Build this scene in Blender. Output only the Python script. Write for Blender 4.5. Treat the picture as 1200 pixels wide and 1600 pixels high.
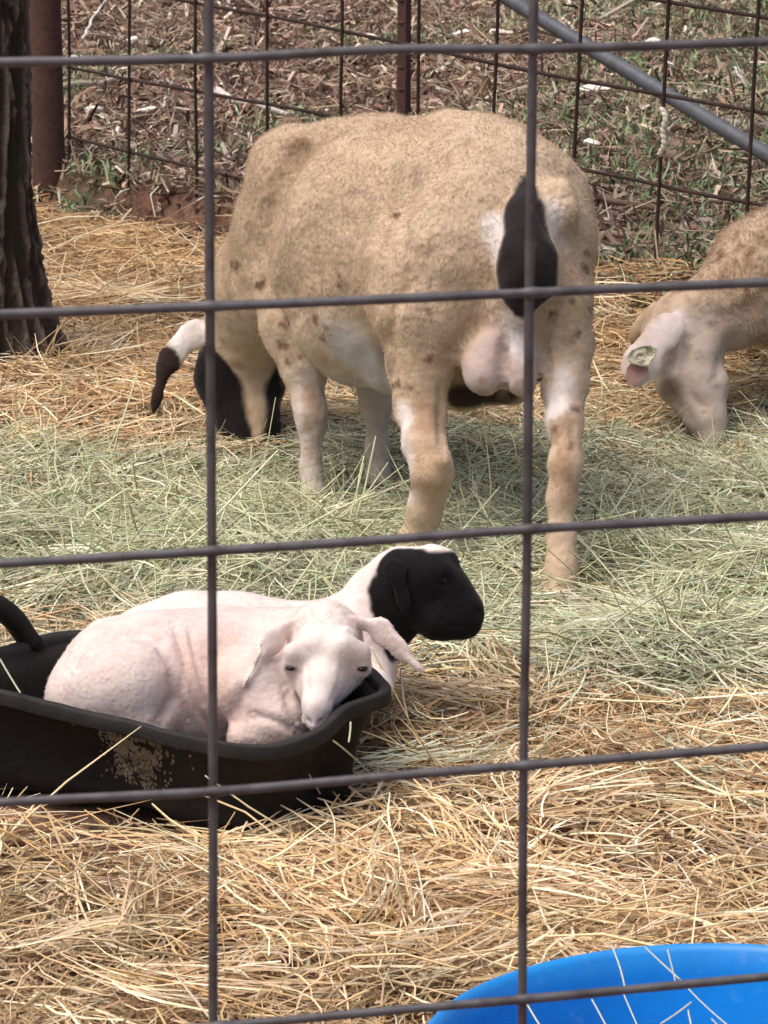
import bpy, math, random
import numpy as np
from mathutils import Vector
random.seed(7); rng = np.random.default_rng(11)
for o in list(bpy.data.objects): bpy.data.objects.remove(o)
S = bpy.context.scene

# ------------------------------------------------------------------ camera
PITCH = math.radians(15.4); HC = 1.458; F = 5000.0
cam = bpy.data.cameras.new('camera'); camo = bpy.data.objects.new('camera', cam)
S.collection.objects.link(camo); S.camera = camo
camo.location = (0, 0, HC); camo.rotation_euler = (math.pi/2-PITCH, 0, 0)
cam.sensor_fit = 'VERTICAL'; cam.sensor_height = 24; cam.lens = F/1600*24
cam.clip_start = .05; cam.clip_end = 400
cam.dof.use_dof = True; cam.dof.focus_distance = 4.6; cam.dof.aperture_fstop = 22
# ------------------------------------------------------------------ light (soft, overcast)
W = bpy.data.worlds.new('World'); S.world = W; W.use_nodes = True
nt = W.node_tree; nt.nodes.clear()
sky = nt.nodes.new('ShaderNodeTexSky'); sky.sky_type = 'NISHITA'; sky.sun_disc = False
SUN_EL, SUN_AZ = math.radians(66), math.radians(-115)
sky.sun_elevation = SUN_EL; sky.sun_rotation = SUN_AZ; sky.dust_density = 6; sky.air_density = .7; sky.ozone_density = .6
bg = nt.nodes.new('ShaderNodeBackground'); bg.inputs[1].default_value = .15
out = nt.nodes.new('ShaderNodeOutputWorld')
nt.links.new(sky.outputs[0], bg.inputs[0]); nt.links.new(bg.outputs[0], out.inputs[0])
sun = bpy.data.lights.new('sun', 'SUN'); sun.energy = 1.15; sun.angle = math.radians(65); sun.color = (1, .95, .87)
suno = bpy.data.objects.new('sun', sun); S.collection.objects.link(suno)
sd = Vector((math.sin(SUN_AZ)*math.cos(SUN_EL), math.cos(SUN_AZ)*math.cos(SUN_EL), math.sin(SUN_EL)))
suno.rotation_euler = sd.to_track_quat('Z', 'Y').to_euler()
S.view_settings.view_transform = 'Standard'; S.view_settings.look = 'None'
S.view_settings.exposure = .40; S.view_settings.gamma = 1
S.render.engine = 'CYCLES'

# ------------------------------------------------------------------ helpers
sp, cp = math.sin(PITCH), math.cos(PITCH)
FW = np.array([0, cp, -sp]); UP = np.array([0, sp, cp]); RT = np.array([1., 0, 0]); C0 = np.array([0, 0, HC])
def ray(x, y): return FW + (x-600)/F*RT - (y-800)/F*UP
def P(x, y, D): return C0 + D*ray(x, y)
def GP(x, y, H=0):
    r = ray(x, y); return C0 + r*((H-HC)/r[2])
def nrm(v): v = np.asarray(v, float); return v/np.linalg.norm(v)
def _h(i, j, k, s):
    n = (i.astype(np.int64)*374761393 + j.astype(np.int64)*668265263 + k.astype(np.int64)*2147483647 + s*1274126177) & 0xffffffff
    n = ((n ^ (n >> 13))*1274126177) & 0xffffffff
    n = ((n ^ (n >> 15))*2246822519) & 0xffffffff
    return ((n ^ (n >> 16)) & 0xffffff)/float(0xffffff)
def vn(p, sc, seed=0):
    p = np.asarray(p, float)*sc; f0 = np.floor(p); t = p-f0; t = t*t*(3-2*t); i, j, k = f0[..., 0], f0[..., 1], f0[..., 2]
    r = 0
    for a in (0, 1):
        for b in (0, 1):
            for c in (0, 1):
                w = (t[..., 0] if a else 1-t[..., 0])*(t[..., 1] if b else 1-t[..., 1])*(t[..., 2] if c else 1-t[..., 2])
                r = r + w*_h(i+a, j+b, k+c, seed)
    return r*2-1
def fbm(p, sc, seed=0, o=3):
    r = 0; a = 1
    for q in range(o): r = r + a*vn(p, sc*2**q, seed+q); a *= .5
    return r
def ss(x): x = np.clip(x, 0, 1); return x*x*(3-2*x)

def mkmesh(name, V, Fc, col=None, smooth=True, mat=None, parent=None, n=4):
    """V (N,3); Fc (M,n) int array or list of arrays"""
    me = bpy.data.meshes.new(name); V = np.asarray(V, np.float32)
    me.vertices.add(len(V)); me.vertices.foreach_set('co', V.ravel())
    arrs = Fc if isinstance(Fc, list) else [Fc]
    arrs = [np.asarray(a, np.int32) for a in arrs if len(a)]
    tot = sum(a.size for a in arrs); me.loops.add(tot)
    me.loops.foreach_set('vertex_index', np.concatenate([a.ravel() for a in arrs]))
    starts = []; s = 0
    for a in arrs: starts.append(s+np.arange(len(a))*a.shape[1]); s += a.size
    starts = np.concatenate(starts).astype(np.int32); me.polygons.add(len(starts))
    me.polygons.foreach_set('loop_start', starts)
    me.polygons.foreach_set('use_smooth', np.full(len(starts), smooth))
    me.update(calc_edges=True)
    if col is not None:
        ca = me.color_attributes.new('coat', 'FLOAT_COLOR', 'POINT')
        c4 = np.ones((len(V), 4), np.float32); c4[:, :np.shape(col)[1]] = col; ca.data.foreach_set('color', c4.ravel())
    ob = bpy.data.objects.new(name, me); S.collection.objects.link(ob)
    if mat: me.materials.append(mat)
    if parent: ob.parent = parent
    return ob
def localise(ob, base):
    """move object origin to base"""
    me = ob.data; co = np.empty(len(me.vertices)*3, np.float32); me.vertices.foreach_get('co', co)
    me.vertices.foreach_set('co', (co.reshape(-1, 3)-np.asarray(base, np.float32)).ravel()); ob.location = Vector(base); me.update()
def tag(o, label=None, cat=None, group=None, kind=None):
    if label: o['label'] = label
    if cat: o['category'] = cat
    if group: o['group'] = group
    if kind: o['kind'] = kind
    return o
def empty(name, loc, label, cat, group=None):
    o = bpy.data.objects.new(name, None); S.collection.objects.link(o); o.location = Vector(loc); o.empty_display_size = .1
    return tag(o, label, cat, group)
def under(root, ob):
    ob.parent = root; ob.location = Vector(ob.location)-root.location; return ob
def tube(pts, rad, sides=10, cap=True):
    pts = np.asarray(pts, float); n = len(pts); rad = np.broadcast_to(rad, (n,))
    T = np.gradient(pts, axis=0); T /= np.linalg.norm(T, axis=1)[:, None]
    a = nrm(np.cross(T[0], [.13, .21, .97])); V = []
    for i in range(n):
        a = a-T[i]*a.dot(T[i]); a = nrm(a); b = np.cross(T[i], a)
        th = np.arange(sides)/sides*2*math.pi
        V.append(pts[i]+rad[i]*(np.cos(th)[:, None]*a+np.sin(th)[:, None]*b))
    V = np.concatenate(V); Fq = []
    for i in range(n-1):
        for j in range(sides):
            Fq.append((i*sides+j, i*sides+(j+1) % sides, (i+1)*sides+(j+1) % sides, (i+1)*sides+j))
    Fs = [np.array(Fq)]
    if cap: Fs.append(np.array([list(range(sides))[::-1], list(range((n-1)*sides, n*sides))]))
    return V, Fs
def spline(pts, n):
    pts = np.asarray(pts, float); m = len(pts)
    if m == 2: return pts[0]+(pts[1]-pts[0])*np.linspace(0, 1, n)[:, None]
    d = np.r_[0, np.cumsum(np.linalg.norm(np.diff(pts, axis=0), axis=1))]; t = np.linspace(0, d[-1], n); k = np.clip(np.searchsorted(d, t, 'right')-1, 0, m-2)
    M = np.gradient(pts, d, axis=0); h = (d[k+1]-d[k])[:, None]; u = ((t-d[k])[:, None])/h
    return (2*u**3-3*u**2+1)*pts[k]+(u**3-2*u**2+u)*h*M[k]+(-2*u**3+3*u**2)*pts[k+1]+(u**3-u**2)*h*M[k+1]

# ------------------------------------------------------------------ materials
def mat(name, base=(.5, .5, .5), rough=.8, attr=None, noise=None, bump=None, metal=0, sheen=0, spec=.3, coords='Object', fine=False):
    m = bpy.data.materials.new(name); m.use_nodes = True; t = m.node_tree; b = t.nodes['Principled BSDF']
    b.inputs['Roughness'].default_value = rough; b.inputs['Metallic'].default_value = metal
    b.inputs['Specular IOR Level'].default_value = spec
    if sheen: b.inputs['Sheen Weight'].default_value = sheen; b.inputs['Sheen Roughness'].default_value = .5
    tc = t.nodes.new('ShaderNodeTexCoord')
    if attr:
        a = t.nodes.new('ShaderNodeAttribute'); a.attribute_name = attr; csock = a.outputs['Color']
    else:
        a = t.nodes.new('ShaderNodeRGB'); a.outputs[0].default_value = (*base, 1); csock = a.outputs[0]
    for nz in (noise or []):       # (scale, colour2, lo, hi, stretch)
        sc, c2, lo, hi = nz[:4]; mp = t.nodes.new('ShaderNodeMapping'); t.links.new(tc.outputs[coords], mp.inputs[0])
        if len(nz) > 4: mp.inputs['Scale'].default_value = nz[4]
        n = t.nodes.new('ShaderNodeTexNoise'); n.inputs['Scale'].default_value = sc; n.inputs['Detail'].default_value = 6; n.inputs['Roughness'].default_value = .65
        t.links.new(mp.outputs[0], n.inputs[0])
        r = t.nodes.new('ShaderNodeMapRange'); r.inputs[1].default_value = lo; r.inputs[2].default_value = hi; r.inputs[4].default_value = nz[5] if len(nz) > 5 else 1
        t.links.new(n.outputs[0], r.inputs[0])
        mx = t.nodes.new('ShaderNodeMix'); mx.data_type = 'RGBA'
        if len(nz) > 6: mx.blend_type = nz[6]
        t.links.new(r.outputs[0], mx.inputs[0]); t.links.new(csock, mx.inputs[6]); mx.inputs[7].default_value = (*c2, 1); csock = mx.outputs[2]
    t.links.new(csock, b.inputs['Base Color'])
    prev = None; alpha = a.outputs['Alpha'] if (attr and fine) else None
    for bp in (bump or []):        # (scale, strength, distance, kind)
        if bp[3] == 'v':
            n = t.nodes.new('ShaderNodeTexVoronoi'); n.feature = 'SMOOTH_F1'
        else:
            n = t.nodes.new('ShaderNodeTexNoise'); n.inputs['Detail'].default_value = 5
        n.inputs['Scale'].default_value = bp[0]; t.links.new(tc.outputs[coords], n.inputs['Vector'])
        bn = t.nodes.new('ShaderNodeBump'); bn.inputs['Strength'].default_value = bp[1]; bn.inputs['Distance'].default_value = bp[2]
        t.links.new(n.outputs[0], bn.inputs['Height'])
        if alpha:
            ml = t.nodes.new('ShaderNodeMath'); ml.operation = 'MULTIPLY'; ml.inputs[1].default_value = bp[1]; t.links.new(alpha, ml.inputs[0]); t.links.new(ml.outputs[0], bn.inputs['Strength'])
        if prev: t.links.new(prev, bn.inputs['Normal'])
        prev = bn.outputs[0]
    if prev: t.links.new(prev, b.inputs['Normal'])
    return m
M_straw = mat('straw_stalk', attr='coat', rough=.55, spec=.35)
M_hay = mat('hay_stalk', attr='coat', rough=.65, spec=.25)
M_litter = mat('dead_leaves', attr='coat', rough=.85)
M_grass = mat('grass_blades', attr='coat', rough=.6)
M_soil = mat('soil', (.17, .085, .055), .95, noise=[(6, (.26, .15, .10), .4, .65), (40, (.05, .028, .02), .45, .7), (3, (.1, .09, .05), .55, .7)], bump=[(60, .8, .02, 'n'), (9, .6, .05, 'n')])
M_bark = mat('bark', attr='coat', rough=.95, bump=[(90, .7, .01, 'n'), (220, .5, .004, 'n')])
M_rust = mat('rusty_pipe', (.075, .040, .032), .8, noise=[(14, (.11, .055, .040), .4, .65), (70, (.05, .026, .022), .5, .75)], bump=[(120, .3, .003, 'n')])
M_rustw = mat('rusty_wire', (.035, .022, .018), .8, noise=[(30, (.1, .045, .03), .5, .8)])
M_wire = mat('galvanised_wire', (.15, .14, .142), .5, metal=.5, noise=[(35, (.06, .045, .042), .45, .75, (1, 1, 1)), (160, (.2, .19, .2), .6, .8)], bump=[(300, .25, .001, 'n')], spec=.5)
M_brace = mat('galvanised_pipe', (.13, .14, .155), .6, metal=.3, noise=[(25, (.08, .085, .095), .4, .7)], bump=[(100, .2, .002, 'n')], spec=.5)
M_rubber = mat('black_rubber', (.012, .011, .011), .75, noise=[(9, (.030, .026, .024), .45, .75), (60, (.06, .05, .042), .6, .85)], bump=[(80, .5, .003, 'n')], spec=.4)
M_pan = mat('black_rubber_wall', (.0075, .0055, .0045), .7, noise=[(7, (.022, .014, .010), .5, .75), (50, (.05, .04, .032), .64, .85)], bump=[(60, .6, .004, 'n')], spec=.3)
M_blue = mat('blue_plastic', (.015, .20, .56), .38, noise=[(5, (.008, .30, .76), .4, .7), (60, (.16, .38, .75), .58, .85, (1, 1, 1), .6)], bump=[(50, .12, .003, 'n')], spec=.5)
M_wood = mat('weathered_wood', attr='coat', rough=.9, bump=[(150, .6, .004, 'n')])
M_twine = mat('pale_twine', (.62, .57, .48), .85, bump=[(300, .8, .002, 'n')])
M_wool = mat('wool', attr='coat', rough=.95, noise=[(30, (.66, .60, .56), .45, .75, (1, 1, 1), .5, 'MULTIPLY')], bump=[(95, .40, .010, 'v'), (28, .45, .02, 'n')], sheen=.12, spec=.1, fine=True)
M_lamb = mat('lamb_coat', attr='coat', rough=.9, noise=[(40, (.82, .68, .66), .42, .72, (1, 1, 1), .6, 'MULTIPLY')], bump=[(150, .35, .004, 'v'), (400, .4, .002, 'n')], sheen=.08, spec=.12, fine=True)
M_hair = mat('wool_fibre', attr='coat', rough=.9, spec=.1)
M_eye = mat('eye', (.006, .004, .003), .28, spec=.35)
M_tagm = mat('ear_tag_plastic', (.66, .62, .46), .6, noise=[(60, (.44, .41, .27), .5, .7)], bump=[(90, 1, .01, 'n')])
M_muck = mat('dried_muck', (.22, .17, .11), .95, noise=[(60, (.10, .07, .05), .45, .65)], bump=[(140, 1, .006, 'n')])

# ------------------------------------------------------------------ terrain
FA = P(105, 318, 8.47); FB = P(1050, 437, 6.6)          # line of the far fence
fdir = nrm([FB[0]-FA[0], FB[1]-FA[1], 0]); fnor = np.array([-fdir[1], fdir[0], 0])
def beyond(X, Y): return (X-FA[0])*fnor[0]+(Y-FA[1])*fnor[1]
def hay_mask(X, Y):
    q = np.stack([X, Y, X*0], -1); w = .16*fbm(q, 2.2, 5, 2)
    a = ss((Y-4.34+.12*ss((X+.1)/.5)+w)/.34); b = 1-ss((Y-5.62-.10*ss((X-.3)/.4)+.1*ss((-X-.4)/.2)+.6*w)/.22)
    return a*b
def G(X, Y):
    X = np.asarray(X, float); Y = np.asarray(Y, float); q = np.stack([X, Y, X*0], -1)
    g = .014*fbm(q, 2.6, 1, 3)+.008*fbm(q, 11, 4, 2)
    g = g+.17*ss((X+.1)/.8)*ss((Y-5.75)/.8)
    s = beyond(X, Y); left = 1-ss((X+.35)/.4)
    g = g+.11*ss((s+.07)/.05)*left + .02*ss(s/.3)*fbm(q, 1.3, 8, 2)
    m = hay_mask(X, Y); g = g+m*(.016-.012*ss((Y-5.0)/.4)+.034*fbm(q, 5, 6, 2)*(1-.65*ss((Y-5.0)/.3))*(1-.7*np.exp(-((X-.2)/.25)**2-((Y-4.7)/.3)**2)))
    g = g-.03*np.exp(-((X+.25)/.2)**2-((Y-5.6)/.25)**2)-.02*np.exp(-((X-.62)/.2)**2-((Y-5.65)/.2)**2)-.03*np.exp(-((X-.27)/.11)**2-((Y-4.68)/.2)**2)-.02*np.exp(-((X-.03)/.09)**2-((Y-4.8)/.16)**2)-.022*np.exp(-((X+.07)/.16)**2-((Y-5.28)/.16)**2)
    d = np.hypot((X+.62), (Y-4.25)); g = g+.035*np.exp(-(d/.5)**2)*(1-m)
    return g
def gridax(a, b, h, far, n):
    c = np.arange(a, b, h); k = np.geomspace(h, far, n); return np.concatenate([a-k[::-1], c, c[-1]+k])
gx = gridax(-2.4, 2.4, .025, 80, 28); gy = gridax(1.6, 13, .03, 100, 26)
XX, YY = np.meshgrid(gx, gy, indexing='ij'); ZZ = G(XX, YY)-.012
fade = 1-ss((np.hypot(XX, YY-6)-12)/10); ZZ *= fade
Vg = np.stack([XX, YY, ZZ], -1).reshape(-1, 3); nx, ny = XX.shape
idx = np.arange(nx*ny).reshape(nx, ny)
Fg = np.stack([idx[:-1, :-1], idx[1:, :-1], idx[1:, 1:], idx[:-1, 1:]], -1).reshape(-1, 4)
tag(mkmesh('ground', Vg, Fg, mat=M_soil), kind='structure')

# ------------------------------------------------------------------ strands
def strands(name, pos, dr, L, Wd, bend, col, nseg=4, tube3=False, m=None, tip=.35):
    N = len(pos); t = np.linspace(-.5, .5, nseg)
    dr = dr/np.linalg.norm(dr, axis=1)[:, None]
    pts = pos[:, None]+dr[:, None]*(L[:, None]*t)[..., None]+bend[:, None]*(L[:, None]*(t**2-.08))[..., None]
    up = rng.normal(0, .55, (N, 3))+np.array([0, -.35, 1.])
    sd_ = np.cross(dr, up); sd_ /= np.linalg.norm(sd_, axis=1)[:, None]+1e-9
    wt = np.interp(t, [-.5, -.3, .3, .5], [.8, 1, .9, tip])
    w = (Wd[:, None]*wt/2)[..., None]
    if tube3:
        u2 = np.cross(sd_, dr)
        k = 3; V = np.stack([pts+sd_[:, None]*w, pts-sd_[:, None]*w*.5+u2[:, None]*w*.87, pts-sd_[:, None]*w*.5-u2[:, None]*w*.87], 2)
    else:
        k = 2; V = np.stack([pts-sd_[:, None]*w, pts+sd_[:, None]*w], 2)
    base = (np.arange(N)*nseg*k)[:, None, None]+(np.arange(nseg-1)*k)[None, :, None]
    if k == 2: Fq = np.concatenate([base, base+1, base+3, base+2], 2).reshape(-1, 4)
    else: Fq = np.concatenate([np.concatenate([base+a, base+b, base+b+3, base+a+3], 2) for a, b in ((0, 1), (1, 2), (2, 0))], 1).reshape(-1, 4)
    cc = np.repeat(col, nseg*k, axis=0)
    return mkmesh(name, V.reshape(-1, 3), Fq, cc, smooth=tube3, mat=m)
def palette(cols, wts, N, jit=.12):
    c = np.array(cols)[rng.choice(len(cols), N, p=np.array(wts)/sum(wts))]
    return np.clip(c*(1+rng.normal(0, jit, (N, 1)))*(1+rng.normal(0, jit*.25, (N, 3))), .01, .95)
TUBC = np.array([-.30, 3.90]); 
def in_tub(X, Y):
    a = math.radians(-14); dx = X-TUBC[0]; dy = Y-TUBC[1]
    u = dx*math.cos(a)+dy*math.sin(a); v = -dx*math.sin(a)+dy*math.cos(a)
    return (u/.30)**2+(v/.215)**2 < 1
BLC = P(1130, 1656, 2.90)
def in_blue(X, Y): return np.hypot(X-BLC[0], Y-BLC[1]) < .262
def scatter(N, y0, y1, mar=.62, pw=1.0):
    u = rng.random(N)**pw; Y = y0+(y1-y0)*u; hw = .125*Y+mar
    keep = rng.random(N) < hw/(.125*y1+mar); Y = Y[keep]; hw = hw[keep]
    X = rng.uniform(-1, 1, len(Y))*hw; k = ~in_tub(X, Y) & ~in_blue(X, Y); return X[k], Y[k]
def lay(X, Y, zspread, tiltsd, clump=0):
    N = len(X); Z = G(X, Y)+zspread*rng.random(N)**1.5
    az = rng.uniform(0, 2*math.pi, N)
    if clump: az = az*.45+2.4*fbm(np.stack([X, Y, X*0], -1), clump, 21, 2)+rng.normal(0, .5, N)
    ti = rng.normal(0, tiltsd, N)
    d = np.stack([np.cos(az)*np.cos(ti), np.sin(az)*np.cos(ti), np.sin(ti)], -1)
    return np.stack([X, Y, Z], -1), d
STR = [(.60, .42, .22), (.73, .57, .36), (.43, .27, .13), (.26, .15, .075), (.82, .72, .52), (.54, .36, .18)]
# straw bedding
X, Y = scatter(300000, 2.3, 8.6); k = (beyond(X, Y) < .02-.13*(1-ss((X+.45)/.2))) & ((rng.random(len(X)) > .75*hay_mask(X, Y))); X, Y = X[k], Y[k]
k = rng.random(len(X)) < .30+.75*ss(.62+1.1*fbm(np.stack([X, Y, X*0], -1), 5.5, 91, 3)); X, Y = X[k], Y[k]
def bundles(nb, per, y0, y1, test, sp=.012, az_sd=.16):
    bx, by = scatter(nb, y0, y1); k = test(bx, by); bx, by = bx[k], by[k]; a = rng.uniform(0, 6.28, len(bx)); n = rng.poisson(per, len(bx))+4
    rp = lambda v: np.repeat(v, n); M = n.sum(); X_ = rp(bx)+rng.normal(0, sp, M)+np.cos(rp(a))*rng.normal(0, .05, M); Y_ = rp(by)+rng.normal(0, sp, M)+np.sin(rp(a))*rng.normal(0, .05, M)
    A_ = rp(a)+rng.normal(0, az_sd, M); b1 = rp(rng.normal(0, .5, len(bx))); t_ = rng.normal(.03, .12, M)
    d = np.stack([np.cos(A_)*np.cos(t_), np.sin(A_)*np.cos(t_), np.sin(t_)], -1); bend_ = np.stack([-np.sin(A_)*b1, np.cos(A_)*b1, -.3*np.abs(b1)], -1)+rng.normal(0, .12, (M, 3))
    kk = ~in_tub(X_, Y_) & ~in_blue(X_, Y_); h_ = .012+.03*rng.random(M)+rp(.02*rng.random(len(bx)))
    return np.stack([X_, Y_, G(X_, Y_)+h_], -1)[kk], d[kk], bend_[kk], rp(rng.normal(1, .16, len(bx)))[kk]
p_, d_ = lay(X, Y, .045, .16, 1.6); N = len(X)
L = rng.gamma(5, .016, N)+.02; bn = rng.normal(0, .5, (N, 3))*[1, 1, .35]
pn = fbm(p_*[1, 1, 0], 2.3, 31, 3)
lay_h = (p_[:, 2]-G(X, Y))/.045
c_ = palette(STR, [5, 4, 4, 3, 1.3, 4], N)
c_ *= .93*(1+.34*pn)[:, None]
warm = ss((Y-5.7)/.8)[:, None]; c_ *= 1+warm*(np.array([1.0, .90, .78])-1)
straw_bed = tag(strands('straw', p_, d_, L, rng.uniform(.0014, .0036, N), bn, c_, 4, m=M_straw), 'golden straw bedding covering the pen floor', 'straw', kind='stuff')
p_, d_, b_, t_ = bundles(620, 26, 2.3, 7.2, lambda x, y: (beyond(x, y) < -.15) & (hay_mask(x, y) < .6)); N = len(p_)
tag(strands('straw_wads', p_, d_, rng.gamma(6, .017, N)+.03, rng.uniform(.0014, .0034, N), b_, palette([(.72, .55, .34), (.80, .69, .48), (.52, .35, .18)], [4, 3, 3], N)*t_[:, None], 5, m=M_straw), 'pressed wads of pale straw lying on the pen bedding', 'straw', kind='stuff')
# long loose stalks lying on top
X, Y = scatter(6500, 2.3, 7.8); k = (beyond(X, Y) < -.1) & (hay_mask(X, Y) < .6); X, Y = X[k], Y[k]
p_, d_ = lay(X, Y, .03, .24); p_[:, 2] += .03; N = len(X)
L = rng.gamma(6, .024, N)+.03
tag(strands('loose_straw', p_, d_, L, rng.uniform(.0018, .0042, N), rng.normal(0, .32, (N, 3)), palette([(.78, .60, .34), (.86, .74, .50), (.60, .40, .18)], [4, 3, 2], N), 5, True, M_straw), 'long pale straw stalks lying loose on the bedding', 'straw', kind='stuff')
def near_hoof(X, Y): return np.exp(-((X-.27)/.13)**2-((Y-4.62)/.22)**2)
X, Y = scatter(60000, 2.3, 7.5); k = beyond(X, Y) < -.1; X, Y = X[k], Y[k]; p_, d_ = lay(X, Y, .045, .5); N = len(X)
hm = hay_mask(X, Y)[:, None]; c_ = palette([(.66, .50, .30), (.42, .27, .14), (.16, .09, .05), (.80, .70, .50)], [4, 4, 3, 2], N, .2)
tag(strands('chaff', p_, d_, rng.gamma(3, .004, N)+.004, rng.uniform(.0015, .005, N), rng.normal(0, 1, (N, 3)), c_*(1-hm)+c_*hm*[.75, .95, .9], 3, m=M_straw), 'broken chaff and leaf scraps mixed into the bedding', 'straw', kind='stuff')
bx_, by_ = GP(-30, 590)[:2]; N = 2600; a = rng.uniform(0, 6.28, N); rr = rng.normal(.235, .05, N); X = GP(-70, 578)[0]+rr*np.cos(a); Y = GP(-70, 578)[1]+rr*np.sin(a); p_, d_ = lay(X, Y, .05, .35)
tag(strands('root_straw', p_, d_, rng.gamma(6, .02, N)+.03, rng.uniform(.0015, .004, N), rng.normal(0, .4, (N, 3)), palette(STR, [5, 4, 4, 3, 2, 4], N), 4, m=M_straw), 'straw heaped round the roots of the tree trunk', 'straw', kind='stuff')
# green hay
HAY = [(.43, .43, .29), (.56, .56, .41), (.23, .23, .14), (.70, .70, .54), (.48, .42, .28), (.11, .105, .06)]
X, Y = scatter(370000, 3.9, 6.35); k = rng.random(len(X)) < (hay_mask(X, Y)+.10*ss((Y-4)/.5))*(.22+.82*ss(.58+1.3*fbm(np.stack([X, Y, X*0], -1), 5, 92, 3))); X, Y = X[k], Y[k]
p_, d_ = lay(X, Y, .042, .22, 2.2); N = len(X); bk = np.maximum(ss((Y-4.9)/.45), 1.5*near_hoof(X, Y)); p_[:, 2] -= (p_[:, 2]-G(X, Y))*.5*bk; d_[:, 2] *= 1-.45*bk
L = rng.gamma(5, .022, N)+.03
pn = fbm(p_*[1, 1, 0], 3.1, 41, 3)
tag(strands('hay', p_, d_, L, rng.uniform(.0010, .0027, N), rng.normal(0, 1.0, (N, 3))*[1, 1, .45], palette(HAY, [5, 4, 4, 2.2, 3, 3], N)*(1+.18*pn)[:, None], 5, m=M_hay), 'pale green hay strewn in a deep band under the standing ram', 'hay', kind='stuff')
X, Y = scatter(9000, 4.2, 6.0); k = rng.random(len(X)) < hay_mask(X, Y)+.05; X, Y = X[k], Y[k]
p_, d_ = lay(X, Y, .03, .30); bk = np.maximum(ss((Y-4.9)/.45), 1.4*near_hoof(X, Y)); p_[:, 2] += .035-.025*bk; d_[:, 2] *= 1-.5*bk; N = len(X)
tag(strands('loose_hay', p_, d_, rng.gamma(6, .03, N)+.04, rng.uniform(.002, .004, N), rng.normal(0, .6, (N, 3)), palette([(.58, .60, .38), (.68, .68, .46), (.45, .47, .26)], [4, 2, 3], N), 6, True, M_hay), 'long curved blades of dry hay on top of the green band', 'hay', kind='stuff')

p_, d_, b_, t_ = bundles(1500, 26, 3.9, 5.9, lambda x, y: rng.random(len(x)) < hay_mask(x, y)+.04, .014, .22); N = len(p_); p_[:, 2] -= .02*np.maximum(ss((p_[:, 1]-4.9)/.4), near_hoof(p_[:, 0], p_[:, 1]))
tag(strands('hay_wads', p_, d_, rng.gamma(6, .02, N)+.04, rng.uniform(.0012, .0030, N), b_*1.6, palette([(.63, .64, .46), (.76, .75, .58), (.43, .44, .29), (.55, .49, .33)], [4, 3, 3, 1.5], N)*t_[:, None], 6, m=M_hay), 'curled wads of pale green hay on top of the hay band', 'hay', kind='stuff')

# litter beyond the fence
def far_scatter(N, y1=15):
    Y = 5.8+(y1-5.8)*rng.random(N)**1.25; X = rng.uniform(-1, 1, N)*(.125*Y+.7); k = beyond(X, Y) > -.12; return X[k], Y[k]
X, Y = far_scatter(52000); N = len(X); p_, d_ = lay(X, Y, .03, .35)
tag(strands('leaf_litter', p_, d_, rng.gamma(4, .013, N)+.015, rng.uniform(.003, .015, N), rng.normal(0, 1.5, (N, 3)), palette([(.20, .125, .09), (.36, .26, .19), (.09, .055, .04), (.50, .40, .30), (.25, .16, .115), (.68, .60, .50)], [6, 5, 5, 3.2, 5, 1.2], N, .2), 5, m=M_litter, tip=.1), 'brown dead leaves and bark shreds beyond the fence', 'leaf litter', kind='stuff')
X, Y = far_scatter(13000); N = len(X); p_, d_ = lay(X, Y, .045, .25)
tag(strands('dry_twigs', p_, d_, rng.gamma(4, .025, N)+.02, rng.uniform(.0025, .006, N), rng.normal(0, .6, (N, 3)), palette([(.24, .16, .11), (.42, .32, .22), (.11, .07, .05), (.58, .48, .34)], [4, 4, 3, 2], N), 4, True, M_wood), 'thin dry twigs and stems littering the soil beyond the fence', 'twigs', kind='stuff')
# green weeds
X, Y = far_scatter(80000); q = np.stack([X, Y, X*0], -1)
gm = ss((fbm(q, .9, 77, 3)*.6+.25*ss((X-.1)/.6)+.0+.5*np.exp(-((X-.75)/.5)**2-((Y-8.0)/1.1)**2)+.35*np.exp(-((X+.9)/.4)**2-((Y-10.5)/1.5)**2)-.13)/.2)
k = rng.random(len(X)) < gm*.95; X, Y = X[k], Y[k]; N = len(X)
az = rng.uniform(0, 6.28, N); el = rng.uniform(.35, 1.4, N); d_ = np.stack([np.cos(az)*np.cos(el), np.sin(az)*np.cos(el), np.sin(el)], -1)
L = rng.gamma(4, .009, N)+.015; p_ = np.stack([X, Y, G(X, Y)], -1)+d_*(L*.45)[:, None]
bn = rng.normal(0, .6, (N, 3)); bn[:, 2] = -.5
tag(strands('grass', p_, d_, L, rng.uniform(.003, .008, N), bn, palette([(.14, .22, .09), (.25, .35, .17), (.08, .13, .05), (.38, .46, .28), (.38, .34, .22)], [4, 4, 3, 3.5, 3], N), 4, m=M_grass, tip=.1), 'short green weeds and grass growing beyond the fence', 'grass', kind='stuff')

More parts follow.
